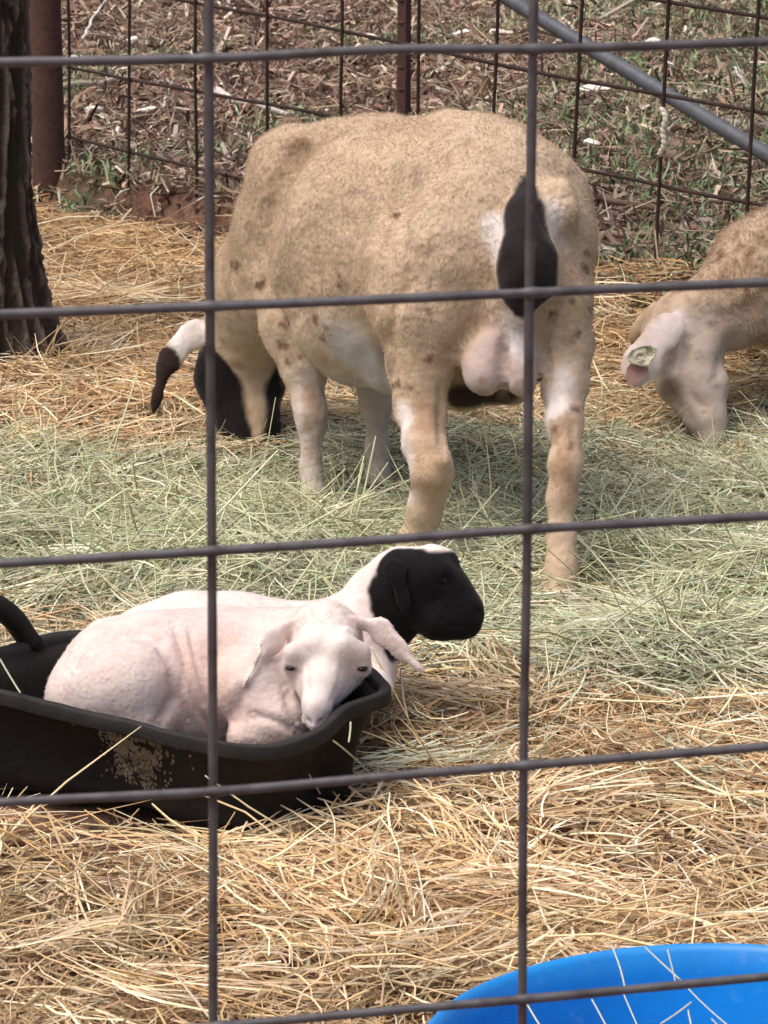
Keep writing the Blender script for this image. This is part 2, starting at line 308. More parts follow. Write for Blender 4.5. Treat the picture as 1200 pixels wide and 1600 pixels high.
# ------------------------------------------------------------------ tree trunk at left
def tree():
    base = GP(-70, 578); bx, by = base[0], base[1]; bz = float(G(bx, by)); Dd = 6.5
    nz_, na = 420, 260; zz = np.linspace(-.12, 3.4, nz_); th = np.arange(na)/na*2*math.pi
    Zg, Tg = np.meshgrid(zz, th, indexing='ij')
    R = .150+.07*np.exp(-np.clip(Zg, 0, 9)/.14)*(1+.5*np.cos(3*Tg+.6)+.3*np.cos(5*Tg+2))+.012*np.exp(-Zg/.5)-.012*Zg
    cx = np.cos(Tg); cy = np.sin(Tg); q = np.stack([cx*.15*3.4, cy*.15*3.4, Zg*.30], -1)
    wv = .05*fbm(q*3, 2.5, 3, 2)[..., None]
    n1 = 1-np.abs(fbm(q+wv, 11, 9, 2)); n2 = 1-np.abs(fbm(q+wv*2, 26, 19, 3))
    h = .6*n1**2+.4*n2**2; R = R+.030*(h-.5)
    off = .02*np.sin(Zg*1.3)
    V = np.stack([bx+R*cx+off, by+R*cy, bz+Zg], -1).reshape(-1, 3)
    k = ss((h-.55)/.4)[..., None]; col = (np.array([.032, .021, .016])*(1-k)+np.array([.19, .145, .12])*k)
    ix = np.arange(nz_*na).reshape(nz_, na); nx_ = np.roll(ix, -1, 1)
    Fq = np.stack([ix[:-1], nx_[:-1], nx_[1:], ix[1:]], -1).reshape(-1, 4)
    root = empty('tree', (bx, by, bz), 'dark rough-barked tree trunk at the left edge of the pen', 'tree')
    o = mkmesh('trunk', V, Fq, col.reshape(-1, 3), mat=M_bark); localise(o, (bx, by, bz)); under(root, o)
    for (a, e, l, z0, r) in ((2.6, .7, 1.5, 2.9, .08), (.3, .9, 1.6, 3.2, .09), (4.4, .8, 1.3, 3.1, .07)):
        s = np.array([bx, by, bz+z0]); d = np.array([math.cos(a)*math.cos(e), math.sin(a)*math.cos(e), math.sin(e)])
        pts = [s+d*l*t+np.array([0, 0, .15*math.sin(t*5)]) for t in np.linspace(0, 1, 12)]
        V, Fs = tube(pts, np.linspace(r, r*.3, 12), 14); c = np.tile([.08, .06, .05], (len(V), 1))
        ob = mkmesh('branch', V, Fs, c, mat=M_bark); localise(ob, s); under(root, ob)
        tips = pts[6:]; NN = 900
        pp = np.array(tips)[rng.integers(0, len(tips), NN)]+rng.normal(0, .22, (NN, 3)); dd = rng.normal(0, 1, (NN, 3))
        lf = strands('leaves', pp, dd, rng.uniform(.03, .06, NN), rng.uniform(.012, .02, NN), rng.normal(0, .5, (NN, 3)), palette([(.05, .09, .03), (.08, .12, .04)], [1, 1], NN), 4, m=M_grass, tip=.1)
        localise(lf, s); lf.parent = ob; lf.location = (0, 0, 0)
tree()

# ------------------------------------------------------------------ far fence
def fplane(x, y, off=0):
    r = ray(x, y); n = fnor; A = FA+n*off; return C0+r*(np.dot(A-C0, n)/np.dot(r, n))
root = empty('wire_fence', (FA[0], FA[1], float(G(FA[0], FA[1]))), 'rusty wire mesh fence panel running behind the ram', 'fence')
base = np.array(root.location)
rows = [[(105, 213), (380, 278), (905, 405), (1050, 437)], [(105, 105), (575, 192), (840, 250), (1170, 317)], [(105, -35), (290, 2), (600, 60), (840, 112), (1200, 177)], [(105, -155), (600, -75), (1025, 0), (1200, 27)], [(105, -270), (600, -205), (1200, -115)]]
for rw in rows:
    p3 = [fplane(*a) for a in rw]; e = p3[-1]+(p3[-1]-p3[-2])/np.linalg.norm(p3[-1]-p3[-2])*1.6; p3.append(e)
    p3 = spline(p3, 40); p3[:, 2] += .004*vn(p3, 3.1, 2)
    V, Fs = tube(p3, .0042, 8); o = mkmesh('horizontal_wire', V, Fs, mat=M_rustw); localise(o, base); under(root, o)
for (x, ln, yb) in [(107, 0, 300), (203, -.005, 300), (306, 0, 336), (417, 0, 380), (534, 0, 400), (655, -.02, 430), (777, -.03, 440), (909, -.045, 450), (1044, -.05, 450), (1185, -.055, 470), (1335, -.06, 480), (1490, -.07, 500), (1655, -.075, 520)]:
    p3 = spline([fplane(x+ln*y, y, -.006) for y in (-290, 0, 150, yb+12)], 24); p3[:, 0] += .003*vn(p3, 5, 4)
    V, Fs = tube(p3, .0042, 8); o = mkmesh('vertical_wire', V, Fs, mat=M_rustw); localise(o, base); under(root, o)
p3 = spline([fplane(100, 290), fplane(230, 322), fplane(345, 352), fplane(420, 372)], 30); p3[:, 2] += .003*vn(p3, 5, 2)
V, Fs = tube(p3, .009, 10); o = mkmesh('bottom_rail', V, Fs, mat=M_rustw); localise(o, base); under(root, o)
# steel T post (three flanges)
def tpost(x0, x1, yb, off, name, label):
    b = fplane(x1, yb, off); b[2] = float(G(b[0], b[1]))-.1; t = fplane(x0, -420, off); ax = nrm(t-b)
    V = []; prof = [(-.014, -.003), (-.003, -.003), (-.003, -.022), (.003, -.022), (.003, -.003), (.014, -.003), (.014, .003), (-.014, .003)]
    for q in (b, t):
        for (u, v) in prof: V.append(q+fdir*u*1.1+fnor*-v)
    n = 8; Fq = [(i, (i+1) % n, n+(i+1) % n, n+i) for i in range(n)]
    rt = empty(name, b, label, 'fence post')
    o = mkmesh('flanged_bar', V, [np.array(Fq), np.array([list(range(n))[::-1], list(range(n, 2*n))])], smooth=False, mat=M_rust); localise(o, b); under(rt, o)
    for i in range(24):
        c = b+ax*(.2+i*.05)-fnor*.004; V2, F2 = tube([c-fdir*.009, c+fdir*.009], .0035, 6); s_ = mkmesh('stud', V2, F2, mat=M_rust); localise(s_, b); under(rt, s_)
tpost(632, 626, 420, .02, 'fence_post', 'thin rusty steel T post above the back of the ram')
# round pipe post
pb = P(78, 318, 8.47); pb[2] = float(G(pb[0], pb[1]))-.02
rt = empty('corner_post', pb, 'thick rusty round pipe post beside the tree trunk', 'fence post')
zs = np.linspace(-.1, 1.75, 60); V, Fs = tube([pb+[0, 0, z] for z in zs], .0435+.0006*np.sin(zs*40), 40); o = mkmesh('pipe', V, Fs, mat=M_rust); localise(o, pb); under(rt, o)
V, Fs = tube([pb+[0, 0, 1.74], pb+[0, 0, 1.757], pb+[0, 0, 1.764]], [.047, .047, .03], 40); o = mkmesh('cap', V, Fs, mat=M_rust); localise(o, pb); under(rt, o)
# brace
a_ = fplane(560, -142, .30); b_ = fplane(1200, 243, .30); c_end = a_+(b_-a_)*1.9
zg = float(G(c_end[0], c_end[1])); tt = (zg-.02-a_[2])/(c_end[2]-a_[2]); c_end = a_+(c_end-a_)*tt
V, Fs = tube(spline([a_, b_, c_end], 30), .0165, 20); o = mkmesh('brace_pipe', V, Fs, mat=M_brace); localise(o, c_end); tag(o, 'grey galvanised pipe slanting down to the right behind the wire mesh', 'pipe brace')

# ------------------------------------------------------------------ near fence (cattle panel)
th = math.radians(13); NP = P(330, 800, 1.96); nd = np.array([math.cos(th), math.sin(th), 0]); nn = np.array([-math.sin(th), math.cos(th), 0])
def nplane(x, y, off=0):
    r = ray(x, y); A = NP+nn*off; return C0+r*(np.dot(A-C0, nn)/np.dot(r, nn))
root = empty('cattle_panel_fence', (NP[0], NP[1], 0), 'close galvanised cattle panel fence of thick wires in front of the pen', 'fence')
base = np.array(root.location)
R1 = [[(0, 97), (325, 91), (640, 78), (830, 76), (1200, 65)], [(0, 491), (325, 480), (825, 458), (1200, 441)], [(0, 881), (330, 862), (820, 828), (1020, 817), (1200, 806)], [(0, 1255), (330, 1236), (818, 1196), (1200, 1167)], [(0, 1632), (390, 1600), (600, 1581), (812, 1562), (1200, 1526)]]
def wire(p3, name, n, wob=.0007):
    p3 = spline(p3, n); p3 = p3+np.stack([0*p3[:, 0], 0*p3[:, 0], wob*vn(p3, 9, 6)], -1)
    uu = (p3-NP)@nd; us = [.2032*-q for q in range(0, 5)]+[U2+.2032*q for q in range(0, 5)]
    wf = sum(np.exp(-((uu-x)/.0045)**2) for x in us) if name[0] == 'h' else 0*uu
    V, Fs = tube(p3, .0030*(1+.06*vn(p3, 60, 3)+.28*wf), 14); o = mkmesh(name, V, Fs, mat=M_wire); localise(o, base); under(root, o)
last = None; U2 = float((nplane(824, 800)-NP)@nd)
for rw in R1:
    p3 = [nplane(*a, off=-.0045) for a in rw]; d1 = nrm(p3[1]-p3[0]); d2 = nrm(p3[-1]-p3[-2])
    p3 = [p3[0]-d1*1.1]+p3+[p3[-1]+d2*1.1]; wire(p3, 'horizontal_wire', 900); last = p3
for q in range(1, 5):
    z = last[2][2]-.155*q
    if z > .02: wire([[a[0], a[1], a[2]-.155*q] for a in last], 'horizontal_wire', 80)
top = [nplane(*a, off=-.0045) for a in R1[0]]; wire([top[0]-nd*1.1+[0, 0, .155], top[-1]+nd*1.1+[0, 0, .155]], 'horizontal_wire', 80)
V1 = [(326, 0), (328, 480), (331, 860), (333, 1236), (333, 1600)]; V2_ = [(834, 0), (827, 458), (824, 828), (818, 1196), (816, 1600)]
def vext(p3):
    a = p3[0]+nrm(p3[0]-p3[1])*.16; e = p3[-1].copy(); g = e.copy(); g[2] = -.02; return [a]+list(p3)+[g]
v1 = [nplane(*a) for a in V1]; v2 = [nplane(*a) for a in V2_]
wire(vext(v1), 'vertical_wire', 120, 0); wire(vext(v2), 'vertical_wire', 120, 0)
for q in range(1, 5):
    wire(vext([p-nd*.2032*q for p in v1]), 'vertical_wire', 60, 0); wire(vext([p+nd*.2032*q for p in v2]), 'vertical_wire', 60, 0)

# ------------------------------------------------------------------ implicit bodies
def rc(p1, r1, p2, r2, k=.03): return ('c', np.array(p1, float), r1, np.array(p2, float), r2, k)
def cc(a, b, k=.03):
    """a,b = (x,y,D,r_px)"""
    return rc(P(*a[:3]), a[3]*a[2]/F, P(*b[:3]), b[3]*b[2]/F, k)
def chain(pts, k=.03): return [cc(pts[i], pts[i+1], k) for i in range(len(pts)-1)]
def ell(c, ax1, l1, ax2, l2, l3, k=.01):
    a = nrm(ax1); b = np.asarray(ax2, float); b = nrm(b-a*np.dot(a, b)); n = np.cross(a, b)
    return ('e', np.array(c, float), (l1, l2, l3), np.array([a, b, n]), k)
def sdf(pr, Q):
    if pr[0] == 'c':
        _, a, r1, b, r2, k = pr; ba = b-a; l2 = max(ba.dot(ba), 1e-9); h = np.clip(((Q-a)@ba)/l2, 0, 1)
        d = Q-a-h[..., None]*ba; return np.sqrt((d*d).sum(-1))-(r1+(r2-r1)*h)
    _, c, l, R, k = pr; q = (Q-c)@R.T; l = np.array(l); k0 = np.sqrt(((q/l)**2).sum(-1)); k1 = np.sqrt(((q/(l*l))**2).sum(-1))+1e-9
    return k0*(k0-1)/k1
def bbox(pr):
    if pr[0] == 'c':
        _, a, r1, b, r2, k = pr; r = max(r1, r2); return np.minimum(a, b)-r, np.maximum(a, b)+r
    _, c, l, R, k = pr; r = max(l); return c-r, c+r
def body(name, prims, h, smooth=2, cuts=()):
    bb = [bbox(p) for p in prims]; lo = np.min([b[0] for b in bb], 0)-3*h; hi = np.max([b[1] for b in bb], 0)+3*h
    n = np.ceil((hi-lo)/h).astype(int)+1; A = np.full(n, 9., np.float32)
    ax = [lo[i]+h*np.arange(n[i]) for i in range(3)]
    for pr, b in list(zip(prims, bb))+[(c, bbox(c)) for c in cuts]:
        k = pr[-1]; m = k*1.2+4*h; i0 = np.maximum(((b[0]-m-lo)/h).astype(int), 0); i1 = np.minimum(((b[1]+m-lo)/h).astype(int)+2, n)
        if (i1 <= i0).any(): continue
        sl = tuple(slice(i0[i], i1[i]) for i in range(3))
        Q = np.stack(np.meshgrid(*[ax[i][sl[i]] for i in range(3)], indexing='ij'), -1); d = sdf(pr, Q); a = A[sl].astype(float)
        iscut = any(pr is c for c in cuts)
        if iscut:
            nd_ = -d; hh = np.clip(.5-.5*(nd_-a)/k*-1, 0, 1); hh = np.clip(.5+.5*(nd_-a)/k, 0, 1); A[sl] = a*(1-hh)+nd_*hh+k*hh*(1-hh)
        else:
            hh = np.clip(.5+.5*(a-d)/k, 0, 1); A[sl] = a*(1-hh)+d*hh-k*hh*(1-hh)
    ins = A < 0
    c = np.zeros(np.array(A.shape)-1, np.uint8)
    for i in (0, 1):
        for j in (0, 1):
            for q in (0, 1): c += ins[i:i+c.shape[0], j:j+c.shape[1], q:q+c.shape[2]]
    act = (c > 0) & (c < 8); I = np.argwhere(act); id_ = -np.ones(act.shape, np.int64); id_[act] = np.arange(len(I))
    acc = np.zeros((len(I), 3)); cnt = np.zeros(len(I)); cor = [(i, j, q) for i in (0, 1) for j in (0, 1) for q in (0, 1)]
    val = {o: A[I[:, 0]+o[0], I[:, 1]+o[1], I[:, 2]+o[2]].astype(float) for o in cor}
    for o in cor:
        for x in range(3):
            if o[x]: continue
            o2 = list(o); o2[x] = 1; o2 = tuple(o2); a, b = val[o], val[o2]; s = (a < 0) != (b < 0)
            t = np.where(s, a/(a-b+1e-12), 0); pt = np.tile(np.array(o, float), (len(I), 1)); pt[:, x] += t; acc[s] += pt[s]; cnt[s] += 1
    V = lo+h*(I+acc/cnt[:, None]); Fs = []
    for x in range(3):
        y, z = (x+1) % 3, (x+2) % 3
        a = np.take(ins, range(ins.shape[x]-1), x); b = np.take(ins, range(1, ins.shape[x]), x); E = np.argwhere(a != b)
        E = E[(E[:, y] > 0) & (E[:, z] > 0) & (E[:, y] < act.shape[y]) & (E[:, z] < act.shape[z])]
        def g(dy, dz): e = E.copy(); e[:, y] -= dy; e[:, z] -= dz; return id_[e[:, 0], e[:, 1], e[:, 2]]
        q = np.stack([g(1, 1), g(0, 1), g(0, 0), g(1, 0)], -1); fl = ~a[E[:, 0], E[:, 1], E[:, 2]]; q[fl] = q[fl][:, ::-1]; Fs.append(q)
    Fq = np.concatenate(Fs); Fq = Fq[(Fq >= 0).all(1)]
    for _ in range(smooth):
        s = np.zeros_like(V); w = np.zeros(len(V))
        for e in ((0, 1), (1, 2), (2, 3), (3, 0)):
            np.add.at(s, Fq[:, e[0]], V[Fq[:, e[1]]]); np.add.at(s, Fq[:, e[1]], V[Fq[:, e[0]]]); np.add.at(w, Fq[:, e[0]], 1); np.add.at(w, Fq[:, e[1]], 1)
        V = V*.5+.5*s/w[:, None]
    return V, Fq
def normals(V, Fq):
    n = np.cross(V[Fq[:, 2]]-V[Fq[:, 0]], V[Fq[:, 3]]-V[Fq[:, 1]]); N = np.zeros_like(V)
    for i in range(4): np.add.at(N, Fq[:, i], n)
    return N/(np.linalg.norm(N, axis=1)[:, None]+1e-12)
def crease(V, N, pts, w, depth, D0, rng_=.12):
    """press a soft groove into the surface along a line (pts given as seen from the front, at distance about D0)"""
    q = V-C0; D = q@FW; X = q@RT/D*F+600; Y = 800-q@UP/D*F; best = np.full(len(V), 1e9)
    for (x1, y1), (x2, y2) in zip(pts[:-1], pts[1:]):
        dx, dy = x2-x1, y2-y1; t = np.clip(((X-x1)*dx+(Y-y1)*dy)/(dx*dx+dy*dy), 0, 1); e = .15+.85*1
        best = np.minimum(best, np.hypot(X-x1-t*dx, Y-y1-t*dy))
    L0 = np.hypot(X-pts[0][0], Y-pts[0][1]); L1 = np.hypot(X-pts[-1][0], Y-pts[-1][1])
    fade = ss(np.minimum(L0, L1)*D0/F/(1.6*w)+.25); ok = (np.abs(D-D0) < rng_) & ((N@FW) < .25)
    return V-N*(depth*np.exp(-(best*D0/F/w)**2)*fade*ok)[:, None]
def paint(col, V, prim, c, soft=.01, wob=.01, sc=25, amt=1.0):
    d = sdf(prim, V)+wob*fbm(V, sc, 13, 2); w = (amt*(1-ss((d+soft)/(2*soft))))[:, None]; return col*(1-w)+np.array(c)*w
def fleece(name, V, Fq, col, N, L, rad, down=.35, curl=.25, parent=None, keep=None, nseg=4, Ls=None):
    a = np.linalg.norm(np.cross(V[Fq[:, 2]]-V[Fq[:, 0]], V[Fq[:, 3]]-V[Fq[:, 1]]), axis=1)
    if keep is not None: a = a*keep[Fq[:, 0]]
    f = rng.choice(len(Fq), N, p=a/a.sum()); u, v = rng.random(N), rng.random(N)
    w = np.stack([(1-u)*(1-v), u*(1-v), u*v, (1-u)*v], -1); q = Fq[f]; nr = normals(V, Fq)
    p = (V[q]*w[..., None]).sum(1); n = (nr[q]*w[..., None]).sum(1); c = (col[q]*w[..., None]).sum(1)
    lf = (.55+.45*rng.random(N))*(1 if Ls is None else Ls[Fq[f, 0]]); lk = fbm(p, 45, 3, 2)
    tang = np.stack([vn(p, 30, 7), vn(p, 30, 8), vn(p, 30, 9)], -1)
    d = n*(1-down)+np.array([0, 0, -down])+tang*curl+rng.normal(0, .16, (N, 3)); d /= np.linalg.norm(d, axis=1)[:, None]
    t = np.linspace(0, 1, nseg); Lh = (L*lf)[:, None, None]
    pts = p[:, None]-n[:, None]*.001+d[:, None]*t[None, :, None]*Lh+(rng.normal(0, .25, (N, 1, 3))+np.array([0, 0, -.25]))*(t**2)[None, :, None]*Lh
    cu = bpy.data.hair_curves.new(name); cu.add_curves([nseg]*N)
    cu.attributes['position'].data.foreach_set('vector', pts.astype(np.float32).ravel())
    ra = cu.attributes.get('radius') or cu.attributes.new('radius', 'FLOAT', 'POINT')
    ra.data.foreach_set('value', np.tile(np.linspace(rad, rad*.35, nseg), N).astype(np.float32))
    ca = cu.attributes.new('coat', 'FLOAT_COLOR', 'CURVE'); c4 = np.ones((N, 4), np.float32); c4[:, :3] = np.clip(c*(1+.13*lk)[:, None]*(1+rng.normal(0, .08, (N, 1))), 0, 1)
    ca.data.foreach_set('color', c4.ravel()); cu.materials.append(M_hair)
    o = bpy.data.objects.new(name, cu); S.collection.objects.link(o); o.parent = parent
    o.location = -parent.location if parent else (0, 0, 0)
    return o
def ball(name, c, r, m, parent, sq=(1, 1, 1)):
    V = []; n1, n2 = 14, 20
    for i in range(n1+1):
        for j in range(n2): V.append((c[0]+r*sq[0]*math.sin(math.pi*i/n1)*math.cos(2*math.pi*j/n2), c[1]+r*sq[1]*math.sin(math.pi*i/n1)*math.sin(2*math.pi*j/n2), c[2]+r*sq[2]*math.cos(math.pi*i/n1)))
    Fq = [(i*n2+j, i*n2+(j+1) % n2, (i+1)*n2+(j+1) % n2, (i+1)*n2+j) for i in range(n1) for j in range(n2)]
    o = mkmesh(name, V, np.array(Fq), mat=m); localise(o, c); under(parent, o); return o

# ------------------------------------------------------------------ standing ram
TAN = (.50, .375, .255); CRM = (.60, .50, .40); WHT = (.74, .68, .64); BLK = (.012, .009, .009); BRN = (.15, .075, .042)
def ram():
    pr = []
    pr += chain([(640, 356, 5.40, 157), (750, 344, 5.22, 136), (790, 352, 5.15, 128)], .09)     # back and rump
    pr += chain([(590, 400, 5.42, 172), (610, 445, 5.38, 150)], .09)                            # barrel and belly
    pr += [cc((570, 490, 5.42, 114), (640, 505, 5.34, 84), .04)]
    pr += chain([(735, 405, 5.14, 116), (690, 440, 5.15, 114), (672, 515, 5.12, 76)], .055)     # left haunch
    pr += chain([(832, 405, 5.10, 84), (856, 470, 5.08, 60)], .06)                             # right haunch
    pr += chain([(658, 500, 5.10, 72), (655, 575, 5.10, 51), (656, 640, 5.09, 37), (665, 700, 5.04, 30), (675, 736, 5.02, 27), (662, 795, 5.05, 23), (648, 850, 5.07, 24), (640, 895, 5.07, 24), (634, 930, 5.06, 29)], .025)
    pr += [cc((680, 735, 5.0, 24), (690, 722, 4.985, 12), .012)]                               # hock point
    pr += chain([(868, 470, 5.08, 60), (880, 540, 5.08, 45), (880, 600, 5.06, 35), (880, 660, 5.02, 26), (882, 720, 4.99, 24), (879, 780, 4.99, 20), (877, 840, 4.985, 20), (876, 885, 4.98, 22), (873, 915, 4.975, 27), (870, 938, 4.965, 31)], .022)
    pr += chain([(500, 310, 5.62, 112), (480, 370, 5.66, 112), (455, 440, 5.70, 92)], .022)     # shoulders
    pr += [cc((452, 255, 5.60, 52), (600, 235, 5.42, 55), .03)]                                # withers
    pr += chain([(465, 440, 5.60, 75), (462, 505, 5.58, 56), (478, 570, 5.56, 36), (484, 635, 5.54, 23), (486, 655, 5.53, 23), (487, 730, 5.53, 16), (488, 785, 5.52, 19), (489, 810, 5.50, 27)], .022)
    pr += chain([(545, 480, 5.68, 70), (580, 570, 5.66, 34), (588, 635, 5.65, 22), (590, 700, 5.65, 17), (590, 760, 5.64, 20), (590, 790, 5.62, 27)], .022)
    pr += chain([(455, 400, 5.74, 96), (420, 450, 5.84, 90), (400, 500, 5.92, 74), (385, 545, 5.95, 64)], .03)
    pr += [cc((340, 590, 5.95, 38), (365, 650, 5.93, 30), .015)]   # neck
    pr += chain([(378, 565, 5.97, 66), (380, 600, 5.97, 62), (392, 660, 5.93, 45), (400, 705, 5.91, 38)], .02)    # head
    # ear, left: hanging, ragged tip
    e0, e1, e2, e3 = P(322, 512, 5.90), P(285, 535, 5.86), P(256, 580, 5.85), P(240, 640, 5.85)
    for a, b, w in ((e0, e1, .030), (e1, e2, .026), (e2, e3, .012)):
        d = b-a; pr.append(ell((a+b)/2, d, np.linalg.norm(d)*.66, np.cross(d, FW), w, .0095, .012))
    # tail, docked and black
    pr += chain([(822, 270, 5.10, 22), (824, 340, 5.015, 36), (824, 415, 4.985, 48), (824, 440, 4.985, 46), (818, 482, 4.99, 20)], .018)
    # scrotum
    pr += chain([(774, 520, 5.06, 26), (762, 560, 5.05, 34), (758, 588, 5.03, 34)], .03)
    pr += chain([(808, 520, 5.08, 24), (810, 560, 5.04, 33), (812, 588, 5.02, 34)], .012)
    pr += chain([(620, 560, 5.34, 54), (720, 600, 5.24, 36), (800, 595, 5.22, 38)], .03)
    pr += chain([(560, 222, 5.46, 26), (700, 206, 5.28, 24), (800, 222, 5.12, 22)], .03)
    pr += [cc((668, 262, 5.14, 20), (720, 235, 5.12, 24), .035), cc((876, 300, 5.03, 22), (884, 330, 5.02, 22), .03)]
    pr += chain([(800, 470, 5.04, 34), (790, 530, 5.05, 40)], .03)         # rear belly
    # cloven hooves
    for (x, y, D) in ((634, 948, 5.05), (870, 958, 4.96), (489, 828, 5.50), (590, 805, 5.61)):
        pr += [cc((x-11, y-14, D, 14), (x-14, y, D-.03, 16), .004), cc((x+11, y-14, D, 14), (x+14, y, D-.03, 16), .004)]
    cut = [cc((784, 540, 5.0, 4), (784, 625, 4.985, 5), .014), cc((470, 235, 5.50, 10), (428, 330, 5.46, 14), .035), cc((428, 330, 5.46, 14), (440, 440, 5.47, 12), .035)]
    V, Fq = body('body', pr, .0062, 2, cut)
    N = normals(V, Fq)
    V = V+N*(.0026*fbm(V, 30, 1, 2)+.004*fbm(V, 9, 5, 2)+.004*(1-np.abs(fbm(V*[1, 1, .45], 8, 65, 2)))**3*ss((V[:, 2]-.4)/.1))[:, None]
    for pts, w, dp, D0 in (([(788, 535), (787, 575), (786, 628)], .008, .014, 5.0), ([(655, 250), (625, 300), (612, 360)], .040, .015, 5.25), ([(480, 215), (436, 290), (420, 370), (432, 440), (455, 485)], .020, .009, 5.5),
                           ([(640, 430), (612, 480), (604, 530), (608, 600)], .012, .012, 5.15), ([(700, 215), (760, 245), (800, 262)], .014, .006, 5.1), ([(690, 600), (688, 650), (690, 700)], .007, .006, 5.05), ([(640, 640), (646, 700), (650, 730)], .006, .004, 5.05),
                           ([(868, 630), (866, 690), (870, 740)], .006, .005, 5.0), ([(893, 640), (896, 700)], .005, .004, 5.0), ([(700, 560), (730, 520), (765, 500)], .014, .010, 5.05), ([(400, 330), (392, 390), (400, 440)], .02, .006, 5.6), ([(858, 480), (850, 540), (850, 590)], .012, .008, 5.05)):
        V = crease(V, N, pts, w, dp, D0, .2)
    # coat colours
    g = fbm(V, 6, 2, 3)[:, None]; col = np.array(TAN)*(1+.10*g); col = col*(1-.0)+0
    warm = ss(.5+.8*fbm(V, 3.2, 12, 2))[:, None]*.35; col = col*(1-warm)+np.array((.57, .45, .33))*warm
    pc = lambda *a, **k: paint(col, V, cc(a[0], a[1]), a[2], **k)
    col = pc((560, 545, 5.30, 52), (590, 590, 5.30, 60), (.54, .50, .47), soft=.03, wob=.03, sc=12)
    col = pc((560, 600, 5.4, 70), (560, 540, 5.4, 40), (.50, .46, .42), soft=.03, wob=.03, sc=12)
    col = pc((478, 600, 5.5, 45), (488, 830, 5.5, 48), (.58, .50, .43), soft=.03, wob=.02)
    col = pc((590, 600, 5.65, 60), (590, 830, 5.6, 60), (.55, .47, .38), soft=.03, wob=.02)
    col = pc((615, 660, 5.05, 24), (630, 770, 5.03, 22), WHT, soft=.015, wob=.012)
    col = pc((890, 560, 4.99, 24), (868, 620, 5.0, 26), WHT, soft=.02, wob=.015)
    col = pc((858, 560, 5.1, 30), (850, 700, 5.0, 16), (.62, .55, .5), soft=.02, wob=.015)
    for a, b in (((752, 580, 5.0, 48), (770, 520, 5.0, 30)), ((806, 590, 5.0, 46), (806, 530, 5.0, 30))): col = pc(a, b, (.46, .36, .32), soft=.02, wob=.008)
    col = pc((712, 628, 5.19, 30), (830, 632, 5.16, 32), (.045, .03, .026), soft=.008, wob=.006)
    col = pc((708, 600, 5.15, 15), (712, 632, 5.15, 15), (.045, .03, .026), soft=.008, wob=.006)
    col = pc((800, 505, 4.98, 26), (815, 520, 5.0, 24), WHT, soft=.02, wob=.02)
    col = pc((778, 345, 5.0, 18), (775, 395, 4.99, 18), WHT, soft=.016, wob=.012)
    col = pc((862, 330, 5.0, 20), (880, 380, 5.0, 14), WHT, soft=.016, wob=.012)
    # black docked tail
    tl = []
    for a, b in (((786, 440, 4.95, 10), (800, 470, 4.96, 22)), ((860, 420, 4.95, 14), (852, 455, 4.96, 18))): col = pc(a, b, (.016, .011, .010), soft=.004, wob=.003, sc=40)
    for a, b in (((822, 275, 5.02, 12), (818, 330, 4.98, 34)), ((818, 330, 4.98, 36), (824, 400, 4.95, 50)), ((824, 400, 4.95, 50), (824, 440, 4.95, 50)), ((824, 440, 4.95, 50), (816, 482, 4.96, 26))):
        col = pc(a, b, (.024, .019, .020) if a[1] < 350 else (.014, .010, .010), soft=.006, wob=.003, sc=40)
    # black cheeks and ear
    for a, b in (((335, 585, 5.93, 52), (365, 700, 5.90, 46)), ((440, 585, 5.92, 34), (420, 700, 5.90, 34)), ((312, 555, 5.92, 22), (330, 580, 5.92, 34))):
        col = pc(a, b, BLK, soft=.004, wob=.004, sc=40)
    col = pc((402, 540, 5.88, 42), (405, 690, 5.87, 5), TAN, soft=.008, wob=.004)
    col = pc((300, 520, 5.87, 30), (288, 545, 5.86, 24), WHT, soft=.004, wob=.004)
    col = pc((262, 565, 5.85, 22), (238, 650, 5.85, 24), (.035, .022, .018), soft=.004, wob=.004)
    col = pc((885, 650, 4.98, 16), (886, 780, 4.96, 18), (.34, .21, .13), soft=.02, wob=.03, sc=30, amt=.75)
    col = pc((660, 640, 5.04, 20), (668, 700, 5.0, 14), (.32, .20, .13), soft=.02, wob=.03, sc=30, amt=.75)
    col = pc((672, 745, 4.98, 26), (665, 790, 5.0, 22), (.44, .30, .19), soft=.02, wob=.03, sc=26, amt=.7)
    col = pc((494, 630, 5.5, 16), (497, 700, 5.5, 10), (.36, .24, .16), soft=.02, wob=.03, sc=30, amt=.7)
    col = pc((455, 500, 5.5, 26), (450, 560, 5.5, 16), (.30, .19, .12), soft=.03, wob=.05, sc=24, amt=.6)
    col = pc((470, 240, 5.5, 40), (400, 330, 5.5, 30), (.36, .25, .16), soft=.05, wob=.06, sc=16, amt=.5)
    # brown flecks
    for (x, y, D, r) in ((620, 338, 5.15, 6), (530, 440, 5.2, 7), (520, 465, 5.22, 7), (368, 415, 5.6, 8), (408, 445, 5.55, 8), (495, 500, 5.3, 6), (505, 530, 5.3, 7), (512, 510, 5.3, 5), (440, 540, 5.5, 9), (450, 565, 5.5, 8), (445, 505, 5.52, 9), (662, 485, 5.0, 6), (752, 312, 4.98, 5), (915, 420, 5.0, 6), (918, 395, 5.0, 5), (895, 470, 5.0, 8), (870, 490, 5.0, 7), (620, 600, 5.03, 5), (640, 760, 5.0, 6), (900, 640, 4.99, 6), (868, 672, 4.98, 5), (893, 700, 4.97, 5), (640, 610, 5.02, 5), (668, 560, 5.02, 5), (470, 560, 5.5, 6), (800, 430, 5.0, 5), (905, 520, 5.0, 6), (925, 480, 5.0, 5)):
